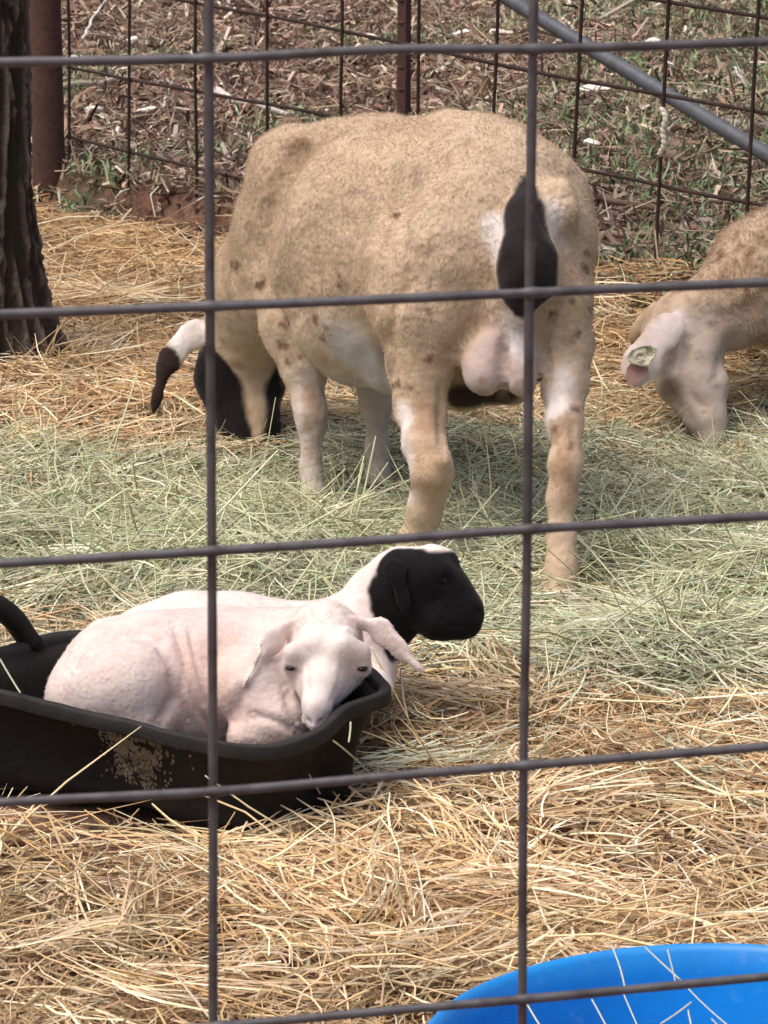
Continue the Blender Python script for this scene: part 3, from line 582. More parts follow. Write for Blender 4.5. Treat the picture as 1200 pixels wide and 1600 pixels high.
        r0 = ray(x, y); t = ((V-C0)@r0)/(r0@r0); d = np.linalg.norm(V-C0-t[:, None]*r0, axis=1)-r*D/F+(col.max(1) < .06)*.1; d = d+(.004+.55*r*D/F)*fbm(V, 95, 13+r, 2)+.2*r*D/F
        w = ((1-ss((d+.004)/.009))*.9*(np.abs(t-D) < .16))[:, None]; col = col*(1-w)+np.array(BRN)*w
    sp_ = ss((fbm(V, 26, 55, 2)-.72)/.2)[:, None]*.45; lm = ((V[:, 2] < .55)[:, None]); col = col*(1-sp_*lm)+np.array((.24, .13, .075))*sp_*lm
    dk = (V[:, 2] < .016)[:, None]; col = np.where(dk, np.array([.05, .04, .035]), col)
    b = np.array([.05, 5.2, 0.]); root = empty('ram', b, 'large tan woolly ram with black tail standing with its rump to the fence', 'sheep')
    smo = np.minimum(1, np.maximum(.45, (V[:, 2]-.22)/.2))
    for a_, b_ in (((757, 580, 5.02, 46), (780, 530, 5.04, 30)), ((812, 585, 5.02, 42), (810, 530, 5.06, 26)), ((822, 270, 5.0, 22), (822, 440, 4.95, 56)), ((350, 580, 5.9, 80), (390, 700, 5.9, 70)), ((310, 520, 5.9, 30), (245, 640, 5.85, 40)), ((550, 560, 5.25, 60), (600, 590, 5.25, 50))):
        smo = np.where(sdf(cc(a_, b_), V) < .005, np.minimum(smo, .3), smo)
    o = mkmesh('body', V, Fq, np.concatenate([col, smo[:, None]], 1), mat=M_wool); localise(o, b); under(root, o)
    keep = (V[:, 2] > .03).astype(float)*np.where(np.minimum(sdf(cc((757, 580, 5.0, 42), (774, 530, 5.04, 26)), V), sdf(cc((812, 585, 5.01, 36), (810, 530, 5.06, 22)), V)) < .004, .05, 1)
    keep = keep*np.where(sdf(cc((822, 280, 4.98, 20), (822, 440, 4.95, 52)), V) < .0, .15, 1)
    fleece('wool', V, Fq, col, 150000, .0080, .00034, .35, .35, root, keep, 3, np.clip(smo, .38, 1))
ram()

# ------------------------------------------------------------------ grazing sheep at the right edge
def ewe():
    pr = []
    pr += chain([(1400, 400, 6.05, 140), (1560, 400, 6.15, 165), (1760, 400, 6.25, 165), (1900, 420, 6.3, 140)], .05)
    pr += chain([(1400, 440, 6.05, 130), (1290, 405, 6.0, 112), (1205, 430, 5.98, 95), (1130, 483, 5.96, 62), (1090, 500, 5.95, 58)], .03)
    pr += chain([(1062, 520, 5.95, 60), (1080, 553, 5.93, 52), (1100, 600, 5.90, 36), (1110, 650, 5.88, 24), (1113, 685, 5.87, 21)], .02)
    pr += chain([(1050, 545, 5.93, 40), (1058, 595, 5.90, 30), (1090, 650, 5.88, 22)], .03)
    for (x, D, y1) in ((1400, 5.93, 660), (1440, 6.18, 620), (1850, 6.15, 640), (1890, 6.4, 600)):
        pr += chain([(x, 480, D, 70), (x+8, 570, D, 38), (x, 640, D, 27), (x, y1+50, D, 24), (x, y1+105, D-.01, 27)], .03)
    # ears
    e0, e1, e2 = P(1052, 500, 5.87), P(1020, 540, 5.84), P(988, 592, 5.83); 
    for a, b, w in ((e0, e1, .036), (e1, e2, .038)):
        d = b-a; pr.append(ell((a+b)/2, d, np.linalg.norm(d)*.70, np.cross(d, FW), w, .010, .012))
    a, b = P(1030, 478, 6.0), P(992, 530, 6.02); d = b-a; pr.append(ell((a+b)/2, d, np.linalg.norm(d)*.7, np.cross(d, FW), .022, .010, .014))
    V, Fq = body('body', pr, .0055, 2); N = normals(V, Fq); V = V+N*(.003*fbm(V, 22, 1, 2))[:, None]
    for pts, w, dp in (([(1075, 535), (1068, 575), (1078, 615), (1098, 640)], .010, .009), ([(1150, 520), (1128, 560), (1120, 600)], .012, .008), ([(1050, 560), (1036, 590), (1050, 625)], .008, .006), ([(1200, 470), (1150, 490), (1110, 500)], .02, .008)):
        V = crease(V, N, pts, w, dp, 5.88, .2)
    cu_ = ss(.62+.8*fbm(V, 75, 33, 2))[:, None]; col = np.array((.30, .20, .125))*(1-cu_)+np.array((.48, .36, .25))*cu_
    pc = lambda *a, **k: paint(col, V, cc(a[0], a[1]), a[2], **k)
    col = pc((1090, 560, 5.9, 75), (1112, 700, 5.85, 60), (.46, .38, .32), soft=.035, wob=.03, sc=12)
    col = pc((1130, 510, 5.88, 26), (1230, 500, 5.88, 34), (.46, .37, .30), soft=.03, wob=.02)
    col = pc((1062, 495, 5.86, 22), (1000, 590, 5.82, 46), (.70, .60, .56), soft=.012, wob=.008)
    col = pc((1045, 610, 5.85, 22), (1075, 640, 5.83, 16), (.22, .16, .12), soft=.015, wob=.01)  # shade along the jaw line, painted into the coat colour
    b0 = np.array([.9, 5.9, float(G(.9, 5.9))]); root = empty('ewe', b0, 'light brown sheep with an ear tag reaching in from the right edge to eat hay', 'sheep')
    face = ss((V[:, 0]-P(1130, 520, 5.95)[0])/.08+ss((V[:, 2]-P(1100, 520, 5.95)[2])/.05))*.75+.25
    o = mkmesh('body', V, Fq, np.concatenate([col, face[:, None]], 1), mat=M_wool); localise(o, b0); under(root, o)
    D_ = (V-C0)@FW; xp = 600+F*((V-C0)@RT)/D_; yp_lim = V[:, 2]
    keep = (V[:, 0] > P(1065, 480, 5.95)[0]) & (V[:, 2] > P(1100, 545, 5.95)[2])
    fleece('wool', V, Fq, col, 60000, .014, .00042, .3, .6, root, keep.astype(float)+.12, 4, np.clip(face, .3, 1))
    # inner ear, tag
    def patch(name, pts, m, D, th_=.003, bmp=.0):
        P3 = [P(x, y, D) for x, y in pts]; n = len(P3); V = P3+[p+FW*th_ for p in P3]
        Fs = [np.array([list(range(n)), list(range(2*n-1, n-1, -1))]), np.array([(i, n+i, n+(i+1) % n, (i+1) % n) for i in range(n)])]
        o = mkmesh(name, V, Fs, smooth=False, mat=m); localise(o, P3[0]); under(root, o); return o
    patch('inner_ear', [(985, 568), (1012, 574), (1014, 582), (1004, 594), (990, 603), (980, 601), (978, 588), (980, 575)], M_pink, 5.812)
    tg = [(979, 560), (987, 547), (1002, 541), (1016, 540), (1027, 546), (1023, 558), (1013, 572), (999, 572), (986, 568)]; c2 = np.mean(tg, 0); VV = []; m = 27
    edge = np.array([[np.interp(k/m*9, range(10), [q[a] for q in tg+tg[:1]]) for a in (0, 1)] for k in range(m)])
    for lev in range(7):
        f = 1-lev/6.5
        for k in range(m):
            q = c2+(edge[k]-c2)*f; VV.append(P(q[0], q[1], 5.804+.0025*float(vn(np.array([q[0]*.16, q[1]*.16, 2.]), 1, 4))-.004*(lev == 0)))
    top = len(VV); VV = VV+[v+FW*.004 for v in VV[:m]]
    FQ_ = [(l*m+k, l*m+(k+1) % m, (l+1)*m+(k+1) % m, (l+1)*m+k) for l in range(6) for k in range(m)]+[(k, top+k, top+(k+1) % m, (k+1) % m) for k in range(m)]
    o = mkmesh('ear_tag', VV, [np.array(FQ_), np.array([[6*m+k for k in range(m)]]), np.array([[top+m-1-k for k in range(m)]])], mat=M_tagm); localise(o, VV[0]); under(root, o)
M_pink = mat('pink_inner_ear', (.46, .27, .24), .7, noise=[(50, (.30, .17, .15), .4, .7)])
ewe()

# ------------------------------------------------------------------ white lamb
LAMB = (.69, .59, .545)
def white_lamb():
    pr = []
    pr += chain([(132, 1095, 4.125, 60), (190, 1070, 4.135, 100), (260, 1068, 4.125, 105), (350, 1062, 4.155, 108), (440, 1062, 4.155, 104)], .03)
    pr += chain([(185, 1072, 4.06, 76), (210, 1066, 4.05, 70), (222, 1110, 4.05, 56)], .008)       # folded thigh
    pr += chain([(150, 1095, 4.075, 52), (235, 1120, 4.05, 34)], .02)
    pr += chain([(405, 1080, 4.055, 70), (430, 1125, 4.035, 48), (380, 1150, 4.035, 26)], .02)        # shoulder, forearm
    pr += chain([(440, 1146, 4.02, 20), (380, 1152, 4.02, 20)], .012)
    pr += chain([(450, 1035, 4.135, 80), (490, 1020, 4.095, 66), (508, 1005, 4.065, 56)], .03)        # neck
    pr += chain([(508, 992, 4.045, 52), (510, 1012, 4.025, 50)], .02)
    pr += [cc((458, 1020, 3.996, 16), (486, 1007, 3.983, 16), .011), cc((563, 1020, 3.996, 16), (535, 1007, 3.983, 16), .011)]  # brows
    pr += chain([(510, 1026, 4.008, 44), (503, 1068, 3.978, 27), (496, 1100, 3.958, 20), (491, 1120, 3.955, 16)], .014)
    pr += [cc((477, 1126, 3.957, 8), (492, 1134, 3.952, 8), .008), cc((492, 1134, 3.952, 8), (506, 1126, 3.957, 8), .008)]
    pr += [cc((476, 1046, 4.026, 27), (484, 1094, 3.985, 12), .014), cc((543, 1046, 4.026, 28), (513, 1094, 3.985, 13), .014)]
    pr += [cc((455, 1040, 4.004, 15), (462, 1030, 4.004, 14), .01), cc((565, 1041, 4.004, 15), (558, 1031, 4.004, 14), .01)]
    pr += [cc((478, 990, 4.0, 9), (484, 985, 3.995, 7), .006), cc((546, 990, 4.0, 9), (540, 985, 3.995, 7), .006)]
    def ear(pts, w, tl):
        for i in range(len(pts)-1):
            a, b = P(*pts[i]), P(*pts[i+1]); d = b-a
            pr.append(ell((a+b)/2, d, np.linalg.norm(d)*.74, np.cross(d, nrm(FW+np.array([0, 0, tl[i]]))), w[i], .0052, .006))
    ear([(462, 975, 4.035), (436, 990, 4.02), (416, 1015, 4.01), (400, 1044, 4.005), (383, 1070, 4.0)], [.012, .0165, .0125, .0065], [.6, .5, 1.2, 1.5])
    ear([(554, 970, 4.035), (584, 978, 4.02), (610, 997, 4.01), (634, 1024, 4.005), (658, 1046, 4.0)], [.013, .020, .0155, .0075], [.9, .6, .9, 1.5])
    cut = [
           rc(P(484, 1130, 3.944), .0035, P(478, 1124, 3.948), .0025, .003), rc(P(499, 1131, 3.944), .0035, P(505, 1125, 3.948), .0025, .003)]
    V, Fq = body('body', pr, .0028, 2, cut); N = normals(V, Fq); V = V+N*(.0008*fbm(V, 40, 1, 2)+.0012*fbm(V, 16, 8, 2))[:, None]
    for pts, w, dp in (([(112, 1050), (150, 1008), (205, 990), (248, 1003), (272, 1042), (270, 1090), (250, 1128)], .007, .0065), ([(270, 975), (286, 1010), (296, 1060), (310, 1110), (334, 1145)], .0045, .0042), ([(296, 985), (308, 1040), (322, 1095), (350, 1140)], .004, .0030), ([(250, 975), (276, 1000), (286, 1040), (284, 1090), (296, 1130)], .005, .0030),
                       ([(410, 1000), (394, 1050), (376, 1095), (366, 1120)], .008, .0040), ([(395, 1118), (430, 1126), (462, 1142)], .006, .0050), ([(448, 1075), (452, 1105), (470, 1135)], .007, .0050), ([(478, 1035), (480, 1065), (484, 1098)], .0045, .0022), ([(536, 1038), (530, 1070), (518, 1100)], .0045, .0022),
                       ([(476, 1134), (490, 1141), (506, 1134)], .002, .0018), ([(448, 1050), (458, 1053), (468, 1050)], .002, .0012), ([(555, 1051), (565, 1054), (574, 1051)], .002, .0012)):
        V = crease(V, N, pts, w, dp, 4.04, .1)
    col = np.array(LAMB)*(1+.05*fbm(V, 14, 2, 3)[:, None])
    col[:, 0] = np.clip(col[:, 0]*1.0, 0, 1)
    pc = lambda *a, **k: paint(col, V, cc(a[0], a[1]), a[2], **k)
    col = pc((330, 1080, 4.055, 70), (420, 1100, 4.055, 60), (.68, .50, .43), soft=.04, wob=.03, sc=14, amt=.8)
    col = pc((505, 985, 4.015, 52), (512, 1010, 3.985, 50), (.78, .70, .64), soft=.02, wob=.015)
    col = pc((500, 1080, 3.955, 30), (495, 1110, 3.955, 26), (.78, .69, .65), soft=.02, wob=.01)
    col = pc((480, 1125, 3.944, 3), (483, 1131, 3.944, 3), (.20, .11, .10), soft=.003, wob=.001)
    col = pc((503, 1125, 3.944, 3), (500, 1131, 3.944, 3), (.20, .11, .10), soft=.003, wob=.001)
    col = pc((430, 1150, 4.005, 12), (480, 1145, 4.025, 10), (.5, .33, .28), soft=.01, wob=.005)
    col = pc((590, 1003, 3.998, 5), (625, 1033, 3.985, 3), (.50, .28, .24), soft=.004, wob=.002, amt=.85)
    for x in (454, 567): col = pc((x-6, 1044, 3.992, 4), (x+6, 1045, 3.992, 4), (.10, .065, .06), soft=.002, wob=.001, amt=.95)
    pass
    pass
    b = np.array([-.27, 3.9, .05]); root = empty('white_lamb', b, 'pinkish white lamb with drooping ears curled in the black tub facing the camera', 'lamb')
    hd = sdf(cc((510, 1000, 4.02, 90), (495, 1120, 3.96, 50)) if col.mean() and pr[0][1][0] < -.37 else cc((650, 920, 4.26, 80), (720, 950, 4.25, 60)), V)
    o = mkmesh('body', V, Fq, np.concatenate([col, np.where(hd < 0, .3, .8)[:, None]], 1), mat=M_lamb); localise(o, b); under(root, o)
    ball('eye', P(454, 1044, 3.9955), .0056, M_eye, root, (1.2, .9, .58)); ball('eye', P(566, 1045, 3.9922), .0056, M_eye, root, (1.2, .9, .58))
    Ls = 1+1.3*(sdf(cc((500, 968, 4.03, 42), (520, 968, 4.03, 42)), V) < 0)
    fleece('short_coat', V, Fq, np.clip(col*1.03, 0, 1), 80000, .0030, .00018, .3, .4, root, None, 3, Ls)
white_lamb()

# ------------------------------------------------------------------ black headed lamb
def black_lamb():
    pr = []
    pr += chain([(225, 1015, 4.305, 66), (290, 1020, 4.325, 90), (370, 1030, 4.335, 98), (470, 1040, 4.325, 92), (540, 1040, 4.305, 80)], .03)
    pr += [cc((215, 1080, 4.285, 60), (300, 1100, 4.285, 60), .03), cc((560, 1060, 4.265, 55), (585, 1075, 4.205, 30), .02)]
    pr += chain([(530, 1010, 4.315, 72), (575, 975, 4.305, 56), (608, 930, 4.295, 50), (625, 910, 4.285, 50)], .03)
    pr += chain([(638, 908, 4.275, 54), (672, 898, 4.265, 43), (702, 922, 4.257, 32), (724, 952, 4.255, 26), (728, 968, 4.255, 24)], .014)
    pr += chain([(650, 935, 4.275, 52), (686, 966, 4.260, 33), (718, 976, 4.255, 22)], .014)
    pr += [cc((738, 952, 4.255, 14), (722, 934, 4.250, 16), .01), cc((740, 956, 4.255, 13), (734, 982, 4.255, 13), .006), cc((696, 880, 4.262, 20), (676, 876, 4.265, 20), .01), cc((702, 915, 4.252, 14), (734, 950, 4.25, 12), .008)]
    pr += [cc((690, 893, 4.235, 17), (682, 890, 4.235, 14), .012)]
    pr += chain([(600, 975, 4.285, 36), (625, 985, 4.280, 20)], .02)
    for (q1, q2, wd) in (((612, 880, 4.226), (622, 905, 4.220), .017), ((622, 905, 4.220), (634, 950, 4.222), .011)):
        a, b = P(*q1), P(*q2); d = b-a; pr.append(ell((a+b)/2, d, np.linalg.norm(d)*.78, RT+.25*FW, wd, .005, .005))
    cut = [rc(P(694, 906, 4.220), .006, P(697, 907, 4.220), .005, .008), rc(P(750, 958, 4.235), .0025, P(746, 955, 4.235), .0025, .004), rc(P(752, 982, 4.225), .001, P(715, 978, 4.220), .001, .006)]
    V, Fq = body('body', pr, .0032, 2, cut); N = normals(V, Fq); V = V+N*(.001*fbm(V, 40, 1, 2)+.0012*fbm(V, 16, 8, 2))[:, None]
    for pts, w, dp in (([(752, 974), (735, 981), (705, 977)], .0022, .0026), ([(668, 950), (690, 930), (712, 926)], .008, .0022), ([(682, 912), (695, 915), (708, 911)], .0025, .0018), ([(742, 952), (748, 956)], .002, .002), ([(600, 990), (585, 960), (560, 935)], .010, .004)):
        V = crease(V, N, pts, w, dp, 4.23, .1)
    col = np.array((.74, .65, .60))*(1+.05*fbm(V, 14, 2, 3)[:, None])
    for a, b in (((655, 932, 4.255, 72), (700, 940, 4.255, 66)), ((620, 930, 4.255, 46), (640, 1000, 4.265, 44)), ((700, 940, 4.255, 60), (740, 975, 4.255, 50))):
        col = paint(col, V, cc(a, b), (.007, .006, .007), soft=.003, wob=.003, sc=60)
    col = paint(col, V, cc((628, 885, 4.235, 44), (640, 955, 4.235, 36)), (.007, .006, .007), soft=.003, wob=.002)
    col = paint(col, V, cc((640, 917, 4.26, 59), (704, 916, 4.25, 56)), (.007, .006, .007), soft=.003, wob=.002, sc=60)
    # white crown
    col = paint(col, V, cc((586, 850, 4.285, 15), (690, 842, 4.245, 10)), (.76, .67, .62), soft=.003, wob=.003, sc=60)
    b = np.array([-.2, 4.1, .05]); root = empty('black_headed_lamb', b, 'white lamb with a jet black head in profile lying behind the pinkish lamb', 'lamb')
    hd = sdf(cc((510, 1000, 4.02, 90), (495, 1120, 3.96, 50)) if col.mean() and pr[0][1][0] < -.37 else cc((650, 920, 4.26, 80), (720, 950, 4.25, 60)), V)
    o = mkmesh('body', V, Fq, np.concatenate([col, np.where(hd < 0, .3, .8)[:, None]], 1), mat=M_lamb); localise(o, b); under(root, o)
    ball('eye', P(695, 906, 4.2295), .0052, M_eye, root, (1, .9, .7))
    fleece('short_coat', V, Fq, np.clip(col*1.03, 0, 1), 50000, .0028, .00018, .3, .2, root, None, 3)
black_lamb()

# ------------------------------------------------------------------ black rubber tub
def tub():
    # rim outline: (x, y, height)
    rim = [(-175, 1046, .18), (-60, 1066, .172), (60, 1096, .165), (200, 1128, .16), (330, 1157, .158), (430, 1165, .158), (500, 1142, .165), (552, 1100, .178), (606, 1080, .185), (600, 1058, .18), (560, 1030, .17), (450, 1000, .165), (300, 978, .165), (175, 983, .165), (90, 986, .165), (45, 996, .165), (0, 1010, .166), (-70, 1022, .17), (-150, 1030, .175)]
    R0 = np.array([GP(x, y, h) for x, y, h in rim]); n = 200
    # closed periodic spline
    k = len(R0); d = np.linalg.norm(np.roll(R0, -1, 0)-R0, axis=1); ext = np.concatenate([R0[-3:], R0, R0[:4]]); full = spline(ext, n*3)
    ds = np.r_[0, np.cumsum(np.linalg.norm(np.diff(ext, axis=0), axis=1))]; dd = np.r_[0, np.cumsum(np.linalg.norm(np.diff(full, axis=0), axis=1))]; dd *= ds[-1]/dd[-1]
    ts = np.linspace(ds[3], ds[3+k], n, endpoint=False); Rm = np.stack([np.interp(ts, dd, full[:, i]) for i in range(3)], -1)
    c = Rm.mean(0); c[2] = 0
    rad = Rm-c; rad[:, 2] = 0; u = rad/np.linalg.norm(rad, axis=1)[:, None]
    def ring(inset, z=None, dz=None, sc=None):
        q = Rm-u*inset
        if sc is not None: q = c+(q-c)*[sc, sc, 1]
        if z is not None: q[:, 2] = z
        if dz is not None: q[:, 2] = Rm[:, 2]+dz
        return q
    z0 = .03
    prof = []
    for t in np.linspace(0, 1, 10): q = ring(.035*t+.018+.012*math.sin(t*3.1), dz=0); q[:, 2] = (Rm[:, 2]-.022)*(1-t)+z0*t; prof.append(q)
    outer = prof[::-1]
    outer = [ring(.075, z=z0-.008)]+outer
    lip = [ring(.006, dz=-.021), ring(.000, dz=-.019), ring(-.001, dz=-.017), ring(0, dz=-.003), ring(.001, dz=-.001), ring(.003, dz=0), ring(.012, dz=-.001), ring(.015, dz=-.003), ring(.016, dz=-.012)]
    inner = []
    for t in np.linspace(.1, 1, 8): q = ring(.030+.035*t, dz=0); q[:, 2] = (Rm[:, 2]-.02)*(1-t)+(z0+.012)*t; inner.append(q)
    def loft(rings, close_last=False, close_first=False):
        V = np.concatenate(rings); m = len(rings); ix = np.arange(m*n).reshape(m, n); nx_ = np.roll(ix, -1, 1)
        Fq = np.stack([ix[:-1], nx_[:-1], nx_[1:], ix[1:]], -1).reshape(-1, 4); Fs = [Fq]
        if close_last: Fs.append(np.array([ix[-1][::-1]]))
        if close_first: Fs.append(np.array([ix[0]]))
        return V, Fs
    b = np.array([c[0], c[1], z0]); root = empty('rubber_tub', b, 'low black rubber feed tub with warped rim holding the two lambs', 'tub')
    V, Fs = loft(outer+inner[:0]); V = V+.0015*fbm(V, 14, 3, 2)[:, None]
    rings = outer+[ring(.012, dz=-.02)]
    V, Fs = loft(outer+lip[:1]+lip[-1:]+inner, close_last=True, close_first=True); V = V+.0012*fbm(V, 12, 3, 2)[:, None]
    o = mkmesh('pan', V, Fs, mat=M_pan); localise(o, b); under(root, o)
    V, Fs = loft(lip+[lip[-1]-[0, 0, .004], lip[0]+[0, 0, .0]]); V = V+.0007*fbm(V, 22, 5, 2)[:, None]
    o = mkmesh('rim', V, Fs, mat=M_rubber); localise(o, b); under(root, o)
    hp = spline([P(52, 1008, 4.262), P(42, 996, 4.255), P(20, 966, 4.235), (P(-10, 945, 4.21)), P(-60, 932, 4.17), P(-120, 950, 4.13), P(-160, 1000, 4.09), P(-166, 1046, 4.07)], 40)
    V, Fs = tube(hp, .0155+.001*vn(hp, 30, 3), 16); o = mkmesh('handle', V, Fs, mat=M_pan); localise(o, b); under(root, o)
    # dried muck splashed on the side wall: small crusty lumps following the wall
    VV, FF = [], []; cnt = 0
    for q in range(1100):
        ux = rng.normal(0, .6); i = None
        x = 200+ux*70; tt = rng.random()
        if vn(np.array([x*.09, tt*5., 3.]), 1, 7) < rng.normal(-.05, .12): continue
        # nearest rim sample on the near side by azimuth
        g = GP(x, 1125, .16); j = int(np.argmin(np.linalg.norm(Rm[:, :2]-g[:2], axis=1)))
        fj = rng.uniform(-1.5, 1.5); j2 = (j+1) % n; A = outer[-1][j]+(outer[-1][j2]-outer[-1][j])*fj; B = outer[2][j]+(outer[2][j2]-outer[2][j])*fj; ti = tt*.85*8; i0 = len(outer)-1-int(ti); p = outer[i0][j]+(outer[i0][j2]-outer[i0][j])*fj; q1 = outer[i0-1][j]+(outer[i0-1][j2]-outer[i0-1][j])*fj; p = p+(q1-p)*(ti-int(ti)); fr = (np.linalg.norm(u[j]))
        r = rng.uniform(.0008, .0036)*(1.15-tt*.5); s1 = np.cross(u[j], [0, 0, 1]); s1 = nrm(s1)
        m = 7; ring_ = []
        for a in range(m):
            an = a/m*6.283; rr = r*rng.uniform(.4, 1.4); ring_.append(p+s1*math.cos(an)*rr+np.array([0, 0, 1])*math.sin(an)*rr*1.5+u[j]*.0004)
        VV += ring_+[p+u[j]*r*.35]; FF += [(cnt+a, cnt+(a+1) % m, cnt+m) for a in range(m)]; cnt += m+1
    o = mkmesh('dried_muck', VV, np.array(FF), mat=M_muck); tag(o, kind='stuff'); localise(o, b); under(root, o)
    return Rm
RIM = tub()

# ------------------------------------------------------------------ blue tub
def blue_tub():
    n = 160; c = BLC.copy(); H = c[2]; zb = -.01; th_ = np.arange(n)/n*2*math.pi; R = .272
    def ring(r, z): return np.stack([c[0]+r*np.cos(th_), c[1]+r*np.sin(th_), np.full(n, z)], -1)
    rings = [ring(.02, zb), ring(R-.04, zb), ring(R-.032, zb+.012)]+[ring(R-.028+.022*t, zb+.012+(H-zb-.03)*t) for t in np.linspace(.1, 1, 8)]
    rings += [ring(R+.004, H-.016), ring(R+.006, H-.008), ring(R+.005, H), ring(R, H+.002), ring(R-.003, H-.001)]
    rings += [ring(R-.007-.022*t, H-.004-(H-zb-.035)*t) for t in np.linspace(0, 1, 9)]+[ring(R-.042, zb+.02), ring(.02, zb+.018)]
    for g in rings: g[:, 2] += .004*np.sin(2*th_+1)*(g[:, 2] > .1)
    V = np.concatenate(rings); m = len(rings); ix = np.arange(m*n).reshape(m, n); nx_ = np.roll(ix, -1, 1)
    V[:, :2] += (V[:, :2]-c[:2])*.012*np.sin(np.tile(th_, m)*2+.7)[:, None]
    Fs = [np.stack([ix[:-1], nx_[:-1], nx_[1:], ix[1:]], -1).reshape(-1, 4), np.array([ix[0][::-1]]), np.array([ix[-1]])]
    b = np.array([c[0], c[1], zb]); root = empty('blue_tub', b, 'round bright blue plastic tub at the bottom right corner by the fence', 'tub')
    o = mkmesh('basin', V, Fs, mat=M_blue); localise(o, b); under(root, o)
blue_tub()
# stalks that fell into and over the two tubs
ST = []
def stalk(a, b, c=None, r=.0012): ST.append(([a, b] if c is None else [a, c, b], r))
for (x1, y1, x2, y2) in ((955, 1476, 977, 1548), (1008, 1480, 1062, 1530), (1043, 1484, 1056, 1538), (972, 1548, 1012, 1640), (1062, 1530, 1142, 1606), (925, 1562, 958, 1625), (1075, 1578, 1086, 1640), (1032, 1600, 1080, 1566), (824, 1570, 850, 1612), (1112, 1592, 1152, 1630)):
    stalk(P(x1, y1, 3.10-(y1-1480)*.0010), P(x2, y2, 3.09-(y2-1480)*.0010), r=rng.uniform(.0005, .0010))
for (x1, y1, h1, x2, y2, h2) in ((520, 1157, .15, 580, 1212, .04), (548, 1128, .17, 545, 1160, .15), (0, 1030, .18, 32, 1083, .175), (385, 1283, .05, 402, 1300, .04), (478, 1203, .09, 500, 1240, .05)):
    stalk(GP(x1, y1, h1), GP(x2, y2, h2), r=.0013)
VV, FQ, CC = [], [], []; cnt = 0
for pts, r in ST:
    p3 = spline(pts, 6); p3 = p3+.0012*rng.normal(0, 1, 3)*np.sin(np.linspace(0, 3.1, 6))[:, None]; V, Fs = tube(p3, r, 5, False); VV.append(V); FQ.append(Fs[0]+cnt); cnt += len(V); CC.append(np.tile(np.array((.62, .60, .42))*rng.uniform(.7, 1.1), (len(V), 1)))
tag(mkmesh('fallen_stalks', np.concatenate(VV), np.concatenate(FQ), np.concatenate(CC), mat=M_straw), 'loose stalks fallen into the blue tub and over the black rim', 'straw', kind='stuff')

# ------------------------------------------------------------------ branches, chips, twine
def on_ground(x, y):
    g = GP(x, y, .1)
    for _ in range(6): g = GP(x, y, float(G(g[0], g[1])))
    return g
def branch(pts, r, c, label, lift=.01, fork=None):
    p3 = [on_ground(x, y)+[0, 0, lift+.02] for x, y in pts]; p3 = spline(p3, 22); p3 = p3+.006*np.stack([vn(p3, 14, 1), vn(p3, 14, 2), vn(p3, 14, 3)], -1)
    V, Fs = tube(p3, r*np.linspace(1, .5, 22)*(1+.2*vn(p3, 40, 6)), 9); cc_ = np.array(c)*(1+.25*fbm(V, 50, 3, 2)[:, None])
    p3 = p3; o = mkmesh('fallen_branch', V, Fs, cc_, mat=M_wood); localise(o, p3[0]); tag(o, label, 'branch', 'fallen branches beyond the fence')
G1, G2, G3 = (.42, .35, .28), (.16, .10, .075), (.62, .56, .50)
branch([(128, 88), (150, 45), (172, 12), (165, -10)], .006, G3, 'thin pale twig standing up near the round pipe post', .03)
branch([(100, 150), (165, 143), (225, 128), (272, 103)], .010, G1, 'grey crooked branch between the pipe post and the first thick upright wire')
branch([(340, 160), (390, 178), (452, 196)], .014, G3, 'thick whitish branch piece just left of the ram shoulder top')
branch([(255, 190), (262, 165), (272, 150)], .005, G3, 'small pale upright stick left of the first thick upright wire', .02)
branch([(925, 322), (990, 340), (1060, 350)], .010, G2, 'dark branch right of the ram, uppermost of the sticks there')
branch([(925, 345), (1000, 362), (1070, 362)], .007, G2, 'dark thin branch just below the uppermost stick right of the ram')
branch([(930, 388), (985, 390), (1040, 387)], .010, (.3, .21, .15), 'brown branch lying level just above the edge of the straw')
branch([(1055, 365), (1100, 335), (1160, 340)], .007, G2, 'bent dark branch above the neck of the sheep at the right')
branch([(1140, 75), (1160, 95), (1150, 125), (1165, 150)], .007, (.5, .46, .46), 'twisted grey branch near the upper right corner')
branch([(1100, 200), (1150, 208), (1220, 212)], .011, (.3, .27, .27), 'greyish stick behind the slanting grey pipe at the right edge')
branch([(350, 30), (470, 42), (560, 40)], .009, G2, 'dark branch at the top between the two thick upright wires')
branch([(840, 185), (870, 205), (885, 225)], .008, G2, 'short dark stick right of the ram rump')
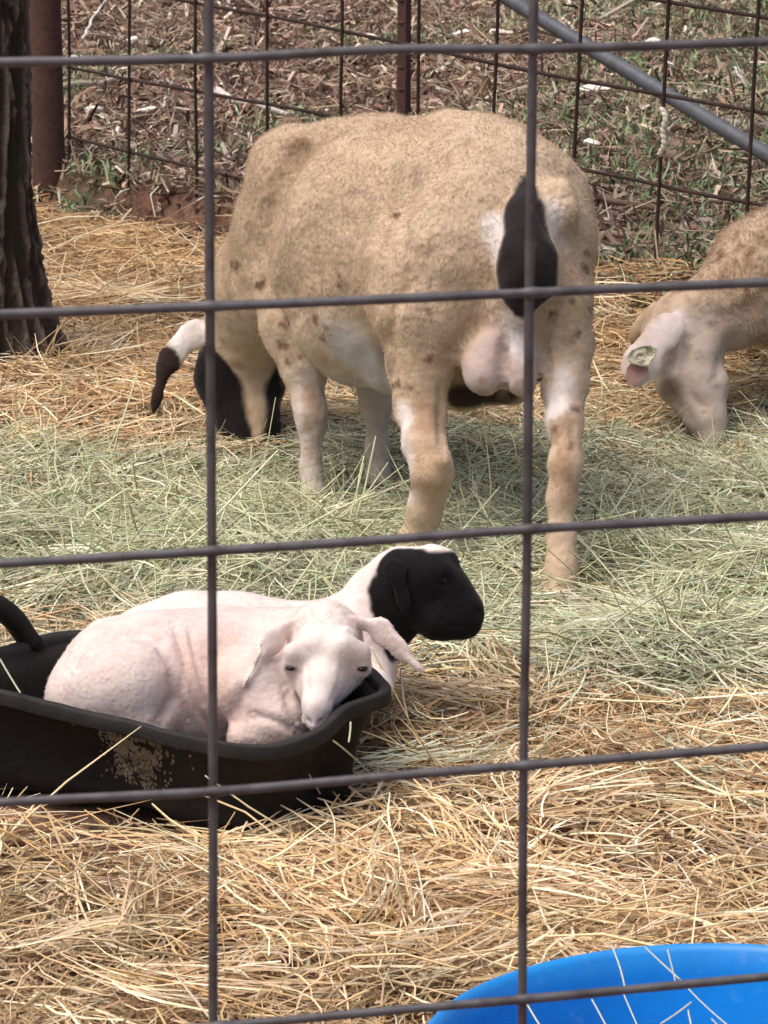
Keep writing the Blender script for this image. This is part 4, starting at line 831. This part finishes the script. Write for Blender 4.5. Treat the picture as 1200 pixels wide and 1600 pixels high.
for (x, y, s, lb) in ((115, 110, 1, 'white wood chip just right of the round pipe post near its top wire'), (230, 193, 1.2, 'larger white wood chip between the second and third thin upright wires from the post'), (148, 192, 0.9, 'white wood chip on the soil between the first two thin upright wires beside the post'), (45, 245, 1.1, 'white wood chip between the tree trunk and the pipe post'), (580, 74, 0.8, 'white wood chip at the top left of the thin steel T post'), (720, 68, 0.9, 'white wood chip above the ram back, right of the thin steel T post'), (931, 158, 1.4, 'largest bright white wood chip, below the slanting grey pipe right of the ram rump'), (1018, 85, 0.9, 'small white wood chip above the slanting grey pipe'), (928, 247, 0.8, 'small pale wood chip in the green weeds close to the ram rump'), (205, 80, 0.8, 'small white wood chip above the first thick wire, beside the second thin upright wire'), (690, 160, 0.5, 'tiny pale wood chip just above the middle of the ram back'), (1045, 120, 0.6, 'small pale wood chip above the frayed twine knot')):
    c = on_ground(x, y)+[0, 0, .035]; V = []; m = 9; a0 = rng.random()*6
    for lev, rr in ((-.006, .8), (.004, 1), (.010, .55)):
        for a in range(m):
            an = a/m*6.283; r = s*.028*rr*rng.uniform(.75, 1.15); V.append(c+[math.cos(an+a0)*r*1.3, math.sin(an+a0)*r*.8, lev+.006*math.cos(an)])
    Fs = [np.array([(l*m+a, l*m+(a+1) % m, (l+1)*m+(a+1) % m, (l+1)*m+a) for l in (0, 1) for a in range(m)]), np.array([list(range(m))[::-1], list(range(2*m, 3*m))])]
    o = mkmesh('wood_chip', V, Fs, np.tile((.80, .76, .70), (len(V), 1)), False, mat=M_wood); localise(o, c); tag(o, lb, 'wood chip', 'white wood chips beyond the fence')
def twine(pts3, r, label):
    p3 = spline(pts3, 40); th_ = np.linspace(0, 60, 40); V, Fs = tube(p3+.0012*np.stack([np.cos(th_), np.sin(th_), 0*th_], -1), r, 8); o = mkmesh('twine', V, Fs, mat=M_twine); localise(o, p3[0]); tag(o, label, 'twine')
b1 = on_ground(166, 368); twine([fplane(203, 296, -.02), fplane(190, 300, -.08)+[0, 0, .0], P(178, 330, b1[1]/cp*1.0+.05), b1+[0, 0, .02]], .0035, 'pale twine hanging from the far fence to the straw near the pipe post')
twine([fplane(1034, 168, -.012), fplane(1040, 185, -.018), fplane(1036, 205, -.02), fplane(1038, 225, -.02), fplane(1030, 243, -.02)], .006, 'frayed pale twine knotted on the far fence at the upper right')
